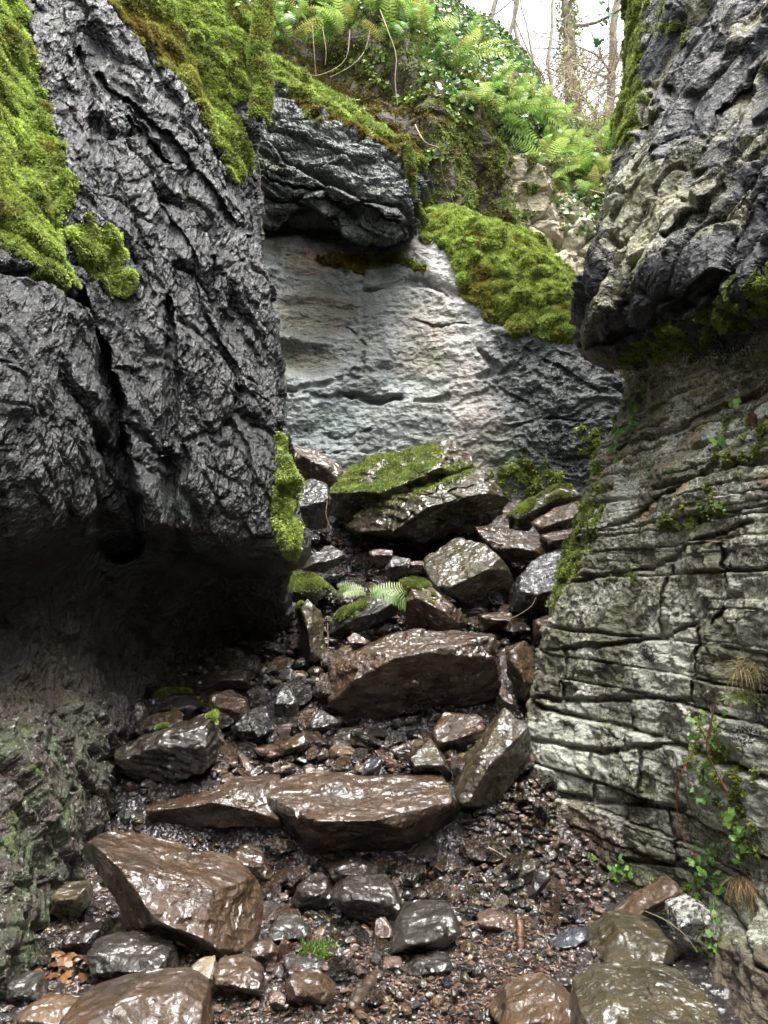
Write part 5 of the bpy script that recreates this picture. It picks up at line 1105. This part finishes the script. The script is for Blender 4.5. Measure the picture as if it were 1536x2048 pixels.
# ivy leaves: uncountable cover on the bank
def ivy_cover(surf, w, count, label, size=(0.035, 0.06), cols=None, mat=M_IVY):
    V, F, Nn = surf['V'], surf['F'], surf['N']
    A, C_, B_, D_ = V[F[:, 0]], V[F[:, 2]], V[F[:, 1]], V[F[:, 3]]
    area = np.linalg.norm(np.cross(C_ - A, D_ - B_), axis=1) * .5; px, py = proj(A)
    fw = np.clip(w[F].mean(1), 0, 1) * area * ((px > -60) & (px < 1600) & (py > -120) & (V[F[:, 0], 1] < 20))
    k = rng.choice(len(F), count, p=fw / fw.sum()); out, cols_ = [], []
    cols = cols or [(0.05, 0.11, 0.03), (0.08, 0.17, 0.05), (0.13, 0.23, 0.07), (0.22, 0.30, 0.10)]
    n = Nn[F[k, 0]] + rng.normal(0, 0.55, (count, 3)) + [0, 0, 0.5]; n /= np.linalg.norm(n, axis=1)[:, None]
    p = A[k] + Nn[F[k, 0]] * rng.uniform(0.01, 0.16, (count, 1))
    t1 = np.cross(n, rng.normal(size=(count, 3))); t1 /= np.linalg.norm(t1, axis=1)[:, None]; t2 = np.cross(n, t1)
    s = rng.uniform(*size, (count, 1)) * 0.5
    sh = [(0, -1), (0.85, -0.75), (1.0, 0.1), (0.45, 0.15), (0.0, 1.25), (-0.45, 0.15), (-1.0, 0.1), (-0.85, -0.75)]
    L = np.stack([p + t1 * s * a + t2 * s * b + n * s * (0.25 * abs(a)) for a, b in sh], 1).reshape(-1, 3)
    Fq = np.concatenate([np.array([[0, 1, 2, 3], [0, 3, 4, 5], [0, 5, 6, 7]])[None] + (np.arange(count) * 8)[:, None, None]]).reshape(-1, 4)
    cc = np.array(cols)[rng.integers(0, len(cols), count)] * rng.uniform(0.7, 1.2, (count, 1))
    me = mesh('ivy', L, Fq, mat, {'Col': np.repeat(cc, 8, 0)}, smooth=False)
    tag(obj('ivy', me), label, 'ivy', None, 'stuff')
ivy_cover(bank, bank['r']['ivy'] * (0.45 + 0.9 * sst(-0.2, 0.2, fbm(bank['V'] * 2.2, 3))), 30000, 'glossy ivy leaves carpeting the top of the far bank', (0.06, 0.10))
ivy_cover(bank, blob(bank['px'], bank['py'], 780, 250, 130, 160, 30) * sst(0.2, 0.4, fbm(bank['V'] * 2.5 + 5, 3)), 260, 'scattered pale ivy sprigs creeping over brown moss', (0.05, 0.08), [(0.12, 0.22, 0.03), (0.2, 0.3, 0.05)], M_LEAF)

# hanging stems, roots, creepers
def stem(pts, rad, name, label, cat, mat, kind=None, n=14, surf=None, off=0.06, wob=0.0):
    W = []
    for q in pts:
        if surf is not None: p, nn = near(surf, q[0], q[1]); p = p + nn * off
        else: p = P(*q)
        W.append(p)
    W = smoothpath(W, n)
    if wob: W = W + rng.normal(0, wob, W.shape)
    V, F = tube(W, np.linspace(rad, rad * 0.6, len(W)), 5)
    o = obj(name, mesh(name, V, F, mat)); tag(o, label, cat); return o
for i, (pts, rad, lab) in enumerate((
   ([(760, 20, 9.9), (775, 60, 9.8), (792, 110, 9.8), (790, 160, 9.8), (795, 210, 9.8)], 0.010, 'long pale creeper hanging in front of the brown mossy bank'),
   ([(700, 60, 10), (690, 120, 9.9), (640, 150, 9.8), (600, 145, 9.8)], 0.007, 'kinked root looping left across the earthy bank'),
   ([(625, 50, 10), (628, 100, 9.9), (632, 150, 9.9)], 0.005, 'thin straight root hanging furthest left on the bank'),
   ([(645, 55, 10), (652, 100, 9.9), (650, 130, 9.9)], 0.005, 'thin bent root right of the straight one'),
   ([(740, 60, 9.9), (730, 100, 9.9), (705, 130, 9.8), (660, 155, 9.8)], 0.007, 'curved creeper sweeping down to the left'),
   ([(830, 250, 9.4), (850, 285, 9.2), (880, 300, 9.4), (885, 350, 9.6), (918, 428, 9.9)], 0.011, 'pale dead stem running down beside the moss cushion'),
   ([(812, 290, 8.9), (822, 340, 8.8), (822, 400, 8.9), (850, 442, 9.2)], 0.045, 'brown mossy root running down the edge of the overhang'),
   ([(1030, 40, 13), (1060, 110, 13), (1090, 160, 13.2)], 0.016, 'dark dead branch arching along the skyline of the bank'))):
    stem(pts, rad, 'root', lab, 'root', M_TWIG if i != 7 else M_BARK)
stem([(522, -60, 5.35), (526, 40, 5.3), (516, 110, 5.25), (526, 170, 5.2), (518, 240, 5.15)], 0.05, 'trunk', 'moss-wrapped stem hanging down the edge of the left wall', 'vine', M_BARK)
# moss wrapping on that stem
def wrap_moss(pts, rad, count, label, bright=0.9):
    W = smoothpath([P(*q) for q in pts], 40); V, F = tube(W, rad, 10); n = vnormals(V, np.vstack([F[:, :3], F[:, [0, 2, 3]]]))
    Cc = W.repeat(10, 0); n = V - Cc; n /= np.linalg.norm(n, axis=1)[:, None]
    me = moss_mesh(V, F, np.ones(len(V)), n, count, 0.03, 0.005, 0.6, brown=0.5 * sst(-.1, .3, fbm(V * 6, 2)), bright=bright)
    return me
vine = [o for o in COL.objects if o.name == 'trunk'][0]; vine.name = 'vine'
mo = obj('moss', wrap_moss([(522, -60, 5.35), (526, 40, 5.3), (516, 110, 5.25), (526, 170, 5.2), (518, 240, 5.15)], 0.055, 9000, ''), vine); mo['kind'] = 'stuff'
rt = [o for o in COL.objects if o.get('label', '').startswith('brown mossy root')][0]
mo = obj('moss', wrap_moss([(812, 290, 8.9), (822, 340, 8.8), (822, 400, 8.9), (850, 442, 9.2)], 0.05, 3500, '', 0.6), rt); mo['kind'] = 'stuff'

# loose leaves: broad lobed leaf on short stalk
def broad_leaf(seed, col, L=0.07):
    r0 = random.Random(seed); out = []
    sh = [(0, 0), (0.35, -0.05), (0.5, 0.25), (0.34, 0.4), (0.42, 0.65), (0.2, 0.72), (0, 1.0), (-0.2, 0.72), (-0.42, 0.65), (-0.34, 0.4), (-0.5, 0.25), (-0.35, -0.05)]
    V = np.array([[x * L * 0.9, y * L, -0.25 * L * (x * x) * 2 + 0.1 * L * math.sin(y * 3)] for x, y in sh] + [[0, 0.4 * L, 0.06 * L]])
    F = np.array([[12, i, (i + 1) % 12] for i in range(12)])
    return mesh('leaf', V, F, M_LEAF, {'Col': np.tile(col, (13, 1))}, smooth=False)
LF = [broad_leaf(i, c) for i, c in enumerate([(0.14, 0.30, 0.05), (0.20, 0.36, 0.07), (0.10, 0.24, 0.05)])]
LF_Y = [broad_leaf(5, (0.40, 0.38, 0.05)), broad_leaf(6, (0.30, 0.36, 0.06))]
LF_DARK = [broad_leaf(7, (0.04, 0.12, 0.04)), broad_leaf(8, (0.05, 0.15, 0.05))]
LF_BROWN = [broad_leaf(9, (0.07, 0.03, 0.014)), broad_leaf(11, (0.12, 0.055, 0.018)), broad_leaf(12, (0.03, 0.014, 0.01))]
def herb(name, label, pts, cat, meshes=LF, size=1.0, nl=5, root=None, spread=0.05, group=None, srad=0.0015, mat=None):
    """pts: list of 3-D twig ends; stems run from the first point"""
    base = np.array(pts[0]) if root is None else root
    r = obj(name, None, None, base); tag(r, label, cat, group); ss = []
    for p in pts:
        p = np.array(p)
        if np.linalg.norm(p - base) > 0.01:
            mid = (p + base) / 2 + rng.normal(0, 0.012, 3) + [0, 0, 0.015]; V, F = tube(smoothpath([base * 0 , mid - base, p - base], 7), srad, 4); ss.append((V, F))
        for k in range(nl):
            o = obj('leaf', random.choice(meshes), r); off = rng.normal(0, spread, 3); off[1] = -abs(off[1]) * 0.7
            o.location = p - base + off; s = size * random.uniform(0.5, 1.15); o.scale = (s, s, s)
            o.rotation_euler = (R(random.uniform(20, 85)), R(random.uniform(-40, 40)), random.uniform(-1.2, 1.2) + (math.pi if random.random() < .3 else 0))
    if ss: V, F = join(ss); obj('stem', mesh('stem', V, F, mat or M_TWIG), r)
    return r
def onto(surf, x, y, off=0.03):
    p, n = near(surf, x, y); return p + n * off
def W_(surf, L, off=0.03): return [onto(surf, x, y, off) for x, y in L]
herb('herb', 'leafy green herb sprouting from the wall foot above the triangular boulder', W_(right, [(1215, 1770), (1200, 1730), (1230, 1715), (1250, 1745), (1210, 1795), (1235, 1760), (1260, 1730), (1190, 1790)], 0.05), 'plant', size=0.45, nl=7, spread=0.03)
herb('herb', 'lush light-green herb on the right wall beside the red bramble', W_(right, [(1430, 1480), (1400, 1455), (1440, 1440), (1400, 1500), (1445, 1520), (1385, 1530), (1420, 1550), (1410, 1590)]), 'plant', size=0.42, nl=9, spread=0.026)
herb('herb', 'lobed bright-green herb low on the right edge of the picture', W_(right, [(1470, 1680), (1430, 1700), (1415, 1730), (1480, 1650), (1500, 1690), (1440, 1740), (1400, 1760), (1490, 1660)]), 'plant', size=0.5, nl=9, spread=0.03)
herb('herb', 'fresh green sprig hanging below the lobed herb above the corner ledge', W_(right, [(1430, 1800), (1440, 1840), (1410, 1880), (1395, 1910), (1440, 1880), (1400, 1770)]), 'plant', size=0.42, nl=6, spread=0.024)
herb('herb', 'trailing green plant down the edge of the right wall', W_(right, [(1262, 820), (1275, 800), (1250, 850), (1240, 880), (1235, 910), (1270, 840)]), 'plant', size=0.6, nl=7, spread=0.04)
herb('herb', 'tiny clover-like plant in a crack high on the right wall', W_(right, [(1450, 680), (1445, 700), (1455, 715)]), 'plant', size=0.25, nl=6, spread=0.016)
herb('herb', 'tiny green herb in a crack of the middle right wall', W_(right, [(1430, 1030), (1410, 1015), (1445, 1020)]), 'plant', size=0.25, nl=6, spread=0.018)
herb('ivy_sprig', 'two glossy ivy leaves beside a rusty leaf on the right wall', W_(right, [(1465, 830), (1450, 885)], 0.05), 'plant', LF, 0.75, 2, spread=0.012)
o = obj('dead_leaf', LF_BROWN[0], None, onto(right, 1517, 835, 0.04)); o.scale = (0.9,) * 3; o.rotation_euler = (R(80), 0, 0.2); tag(o, 'rusty dead leaf caught on the right wall ledge', 'leaf')
herb('ivy_sprig', 'glossy ivy sprig dangling from the moss-wrapped stem', [P(455, 60, 5.5), P(450, 45, 5.4), P(475, 15, 5.4)], 'plant', LF, 0.9, 2, spread=0.03)
herb('ivy_sprig', 'ivy leaves on the left wall edge halfway up the stem', [P(487, 190, 5.6), P(492, 262, 5.6), P(485, 200, 5.6)], 'plant', LF, 0.6, 2, spread=0.015)
herb('ivy_sprig', 'thin ivy trail over the black edge of the left wall', [P(510, 290, 5.7), P(550, 335, 5.6), P(520, 385, 5.6), P(530, 430, 5.6), P(525, 470, 5.6)], 'plant', LF_DARK + LF[:1], 0.5, 1, spread=0.01)
herb('ivy_sprig', 'yellowing ivy shoot beside the mossy ledge at the top', [P(520, 30, 9.3), P(535, 55, 9.3), P(560, 20, 9.3), P(570, 50, 9.3)], 'plant', LF_Y + LF, 1.5, 3, spread=0.09)
herb('ivy_sprig', 'dark ivy leaves hanging against the sky from the right wall top', [P(1200, 20, 6.6), P(1215, 50, 6.6), P(1200, 90, 6.6), P(1240, 5, 6.6), P(1226, 40, 6.6)], 'plant', LF_DARK, 1.1, 2, spread=0.03)
herb('bush', 'yellow-leaved shrub at the head of the gully', [P(1130, 140, 15), P(1150, 160, 15), P(1160, 190, 15), P(1125, 150, 15), P(1180, 200, 15), P(1120, 260, 14), P(1170, 240, 15)], 'bush', LF_Y, 1.9, 5, spread=0.2, srad=0.01)
# heap of orange leaves, moss tuft, grasses, bramble
r = obj('leaf_pile', None, None, P(125, 1955, hit(125, 1960))); tag(r, 'wet orange dead leaves piled at the foot of the left wall', 'leaves')
for k in range(26):
    o = obj('leaf', random.choice(LF_BROWN), r); o.location = (random.gauss(0, .055), random.gauss(0, .06), 0.03 + random.random() * .02); o.scale = (random.uniform(.5, 1.0),) * 3; o.rotation_euler = (random.uniform(-.5, .5), random.uniform(-.5, .5), random.uniform(0, 6))
r = obj('leaf_pile', None, None, P(420, 1665, 4.05)); tag(r, 'black rotted leaves in the mud behind the glossy boulder', 'leaves')
LF_ROT = [broad_leaf(15, (0.04, 0.022, 0.018)), broad_leaf(16, (0.07, 0.04, 0.03))]
for m_ in LF_ROT + LF_BROWN: m_.materials[0] = M_LITTER
for k in range(44):
    o = obj('leaf', random.choice(LF_ROT), r); x = -0.25 + random.gauss(-.1, .22); y = random.uniform(-.25, .05); o.location = (x, y, ground_at(r.location.x + x, r.location.y + y) - r.location.z + 0.02); o.scale = (random.uniform(.5, 1.1),) * 3; o.rotation_euler = (random.uniform(-.7, .7), random.uniform(-.7, .7), random.uniform(0, 6))
def tuft(name, label, c, n, L, col, spread, lean=(0, 0, 1), cat='moss', w=0.002, wild=0.6):
    Vs, Cs = [], []
    for k in range(n):
        b = c + rng.normal(0, spread, 3) * [1, 0.7, 0.2]; d = np.array(lean) + rng.normal(0, wild, 3); d[2] = abs(d[2]) if lean[2] > 0 else d[2]; d /= np.linalg.norm(d); l = L * random.uniform(.5, 1.2); s = np.cross(d, rng.normal(size=3)); s = s / np.linalg.norm(s) * w
        m_ = b + d * l * 0.55; e = b + d * l + np.array([0, 0, -0.25 * l]); Vs += [b - s * .5, m_ - s, e, m_ + s]; Cs += [np.array(col) * random.uniform(.6, 1.3)] * 4
    V = np.array(Vs); me = mesh(name, V - c, np.arange(len(V)).reshape(-1, 4), M_LEAF, {'Col': np.array(Cs)}, smooth=False)
    return tag(obj(name, me, None, c), label, cat)
tuft('moss_tuft', 'round green tuft of moss growing on the stony floor', P(632, 1912, hit(632, 1912)) + [0, 0, .01], 700, 0.05, (0.10, 0.17, 0.03), 0.035, w=0.003)
tuft('grass_tuft', 'dry straw-coloured grass tuft on the right wall edge', onto(right, 1505, 1330, .03), 260, 0.10, (0.34, 0.28, 0.12), 0.03, (-0.3, -0.4, -0.3), 'grass', 0.0012)
tuft('grass_tuft', 'greenish grass tuft just under the dry straw-coloured one', onto(right, 1490, 1400, .03), 220, 0.08, (0.20, 0.26, 0.06), 0.025, (-0.3, -0.4, 0.2), 'grass', 0.0012)
tuft('grass_tuft', 'wispy dry grass on the ledge under the upper bulge', onto(right, 1430, 800, .03), 120, 0.12, (0.33, 0.26, 0.13), 0.05, (-0.5, -0.3, 0.3), 'grass', 0.0010)
tuft('grass_tuft', 'dry stalks hanging below the lobed herb on the right', onto(right, 1500, 1760, .04), 130, 0.12, (0.36, 0.25, 0.12), 0.025, (-0.1, -0.4, -0.8), 'grass', 0.0012, 0.35)
def wstem(L, surf, rad, name, label, cat, mat, off=0.08, n=16):
    W = smoothpath([onto(surf, x, y, off) for x, y in L], n); V, F = tube(W, np.linspace(rad, rad * .6, n), 5); return tag(obj(name, mesh(name, V, F, mat)), label, cat)
wstem([(1415, 1480), (1392, 1550), (1386, 1610), (1395, 1660), (1425, 1700)], right, 0.0028, 'bramble', 'arching red bramble stem on the right wall', 'bramble', M_BRAMBLE)
wstem([(1450, 1440), (1440, 1480), (1460, 1520), (1455, 1560)], right, 0.004, 'bramble', 'dark crimson withered stalk beside the lush herb', 'bramble', bark_mat('crimson_stalk', (0.10, 0.02, 0.02), (0.2, 0.05, 0.03)))
def fstem(pts, rad, label, mat=M_TWIG, name='twig', cat='twig'):
    W = smoothpath([P(*q) for q in pts], 12); V, F = tube(W, np.linspace(rad, rad * .5, 12), 5); return tag(obj(name, mesh(name, V, F, mat)), label, cat)
fstem([(1290, 1822, 3.1), (1330, 1840, 3.0), (1370, 1870, 2.9), (1395, 1905, 2.85)], 0.0018, 'pale straw lying across the upright speckled slab')
fstem([(655, 1000, 6.4), (652, 1030, 6.4), (662, 1058, 6.4)], 0.005, 'bare twig hanging left of the mossy boulder')
fstem([(655, 1245, 5.4), (656, 1290, 5.4), (653, 1325, 5.4)], 0.004, 'thin upright twig beside the green-stained pillar stone')
fstem([(1180, 380, 7.5), (1215, 390, 6.4), (1240, 400, 6)], 0.007, 'upper dead twig poking out from the right wall')
fstem([(1195, 408, 7.2), (1220, 420, 6.4), (1245, 430, 6)], 0.006, 'lower dead twig poking out from the right wall')
fstem([(985, 1240, 5.8), (1020, 1238, 5.7), (1060, 1215, 5.6), (1072, 1195, 5.6)], 0.006, 'dark forked twig lying on the long brown slab', M_BARK)
fstem([(978, 1695, 3.95), (1005, 1710, 3.9), (1030, 1730, 3.85)], 0.003, 'pale stick lying on the muddy scree')
fstem([(855, 1822, 3.5), (885, 1818, 3.5), (918, 1815, 3.52)], 0.005, 'short dark stick behind the flat slab', M_BARK)
# driftwood
def log(p0, p1, rad, label, mat, name='log'):
    a, b = P(*p0), P(*p1); W = smoothpath([a, (a + b) / 2 + [0, 0, rad * .4], b], 26); prof = rad * (0.9 + 0.35 * rng.random(26)); prof[0] *= .35; prof[-1] *= .3
    V, F = tube(W, prof, 14); V = V + 0.25 * rad * np.stack([pn(V * 30), pn(V * 30 + 9), pn(V * 40 + 30)], 1)
    n = len(V); caps = np.array([[0, i, i + 1, i + 1] for i in range(1, 13)] + [[n - 14, n - 14 + i, n - 14 + i + 1, n - 14 + i + 1] for i in range(1, 13)])
    tag(obj(name, mesh(name, V, F, mat)), label, 'wood')
log((700, 2022, hit(700, 2022) - .02), (757, 1948, hit(757, 1948) - .02), 0.021, 'dark wet stick of rotten wood at the bottom centre', M_WOOD)
log((1041, 1900, hit(1041, 1898) - .03), (1040, 1842, hit(1041, 1880) - .02), 0.016, 'orange splintered wood standing beside the pink-faced block', M_ORANGEWOOD, 'wood_splinter')
log((975, 1822, hit(975, 1822) - .02), (990, 1835, hit(985, 1835) - .03), 0.01, 'small orange wood chip behind the pink-faced block', M_ORANGEWOOD, 'wood_splinter')

# ================================================================== TREES beyond the bank
def tree(label, px, pyb, Yb, H, r0_, lean=0.0, seed=0, nb=10, group='bare trees beyond the bank', ivy=0, depth=3, twigs=1.0):
    rd = np.random.default_rng(seed); base = P(px, pyb, Yb); base[2] -= 0.5
    root = obj('tree', None, None, base); tag(root, label, 'tree', group)
    n = 16; W = np.zeros((n, 3)); W[:, 2] = np.linspace(0, H, n); W[:, 0] = lean * W[:, 2] + np.cumsum(rd.normal(0, H * 0.006, n)); W[:, 1] = np.cumsum(rd.normal(0, H * 0.006, n))
    rad = np.linspace(r0_, r0_ * 0.25, n); V, F = tube(W, rad, 9); obj('trunk', mesh('trunk', V, F, M_BARK), root)
    def br(p, d, L, r, lev, acc):
        k = 7; pts = [p]; dd = d.copy()
        for i in range(k):
            dd = dd + rd.normal(0, 0.17, 3); dd /= np.linalg.norm(dd); pts.append(pts[-1] + dd * L / k)
        acc.append(tube(np.array(pts), np.linspace(r, r * .4, k + 1), 4))
        if lev > 0:
            for q in range(int(5 * twigs)):
                j = rd.integers(1, k + 1); nd = dd + rd.normal(0, 0.75, 3); nd /= np.linalg.norm(nd); br(pts[j], nd, L * 0.55, r * .45, lev - 1, acc)
    for k in range(nb):
        j = rd.integers(2, n - 1); a = rd.uniform(0, 6.28); d = np.array([math.cos(a), math.sin(a) * .7, rd.uniform(-.1, .7)]); d /= np.linalg.norm(d); acc = []
        br(W[j], d, H * rd.uniform(.15, .3), rad[j] * 0.35, depth - 1, acc); V, F = join(acc); obj('branch', mesh('branch', V, F, M_BARK), root)
    if ivy:
        c = ivy; k = rd.integers(0, n - 4, c); a = rd.uniform(0, 6.28, c); t_ = rd.random((c, 1)); pc = W[k] * (1 - t_) + W[k + 1] * t_
        out = np.stack([np.cos(a), np.sin(a), rd.normal(0, .3, c)], 1); p = pc + out * (rad[k][:, None] * rd.uniform(0.9, 2.2, (c, 1))); s = 0.045; u = rd.normal(size=(c, 3)); u /= np.linalg.norm(u, axis=1)[:, None]; v = np.cross(u, out); v /= np.linalg.norm(v, axis=1)[:, None] + 1e-9
        L = np.stack([p - u * s, p - v * s * .8, p + u * s, p + v * s * .8], 1).reshape(-1, 3); cc = np.array([(0.16, 0.22, 0.05), (0.25, 0.24, 0.08), (0.10, 0.16, 0.04)])[rd.integers(0, 3, c)]
        lo = obj('ivy', mesh('ivy', L, np.arange(4 * c).reshape(-1, 4), M_LEAF, {'Col': np.repeat(cc, 4, 0)}, smooth=False), root); lo['kind'] = 'stuff'
    return root
tree('stout ivy-clad tree rising in the gap beside the right wall', 1140, 240, 18, 9, 0.20, -0.02, 1, 14, ivy=2600)
tree('slim reddish-brown stem left of the stout ivy-clad tree', 1103, 190, 14.5, 6, 0.045, 0.03, 2, 4, depth=2)
tree('thin pale stem furthest left but two on the skyline', 1076, 170, 15.5, 6, 0.025, -0.08, 3, 3, depth=2)
tree('slender bare tree leaning right above the ivy bank', 1010, 80, 18, 7, 0.06, 0.18, 4, 5, depth=2)
tree('dark slender tree leaning right at the top centre', 975, 60, 17, 6, 0.07, 0.22, 5, 4, depth=2)
tree('short upright bare stem furthest left on the skyline', 912, 20, 17, 5, 0.07, 0.02, 6, 4, depth=2)
tree('grey tree partly hidden behind the right wall edge', 1210, 250, 20, 9, 0.14, 0.10, 7, 12)
tree('far fine-twigged tree behind the ivy-clad tree', 1175, 250, 24, 10, 0.10, -0.03, 8, 16, depth=3)
tree('far bare tree between the two leaning trees', 1040, 90, 26, 9, 0.07, -0.05, 9, 8, depth=3)
# tangle of twigs at the gully head
acc = []
for k in range(700):
    p = P(random.uniform(1060, 1260), random.uniform(110, 330), random.uniform(13.5, 17)); d = rng.normal(0, 1, 3); d[2] = abs(d[2]) * .7; d /= np.linalg.norm(d); L = random.uniform(.4, 1.3)
    pts = [p]; 
    for i in range(6): d = d + rng.normal(0, .22, 3); d /= np.linalg.norm(d); pts.append(pts[-1] + d * L / 6)
    acc.append(tube(np.array(pts), np.linspace(.010, .003, 7), 3))
V, F = join(acc); tag(obj('brushwood', mesh('brushwood', V, F, M_TWIG)), 'tangle of bare brown brushwood at the head of the gully', 'brushwood', None, 'stuff')
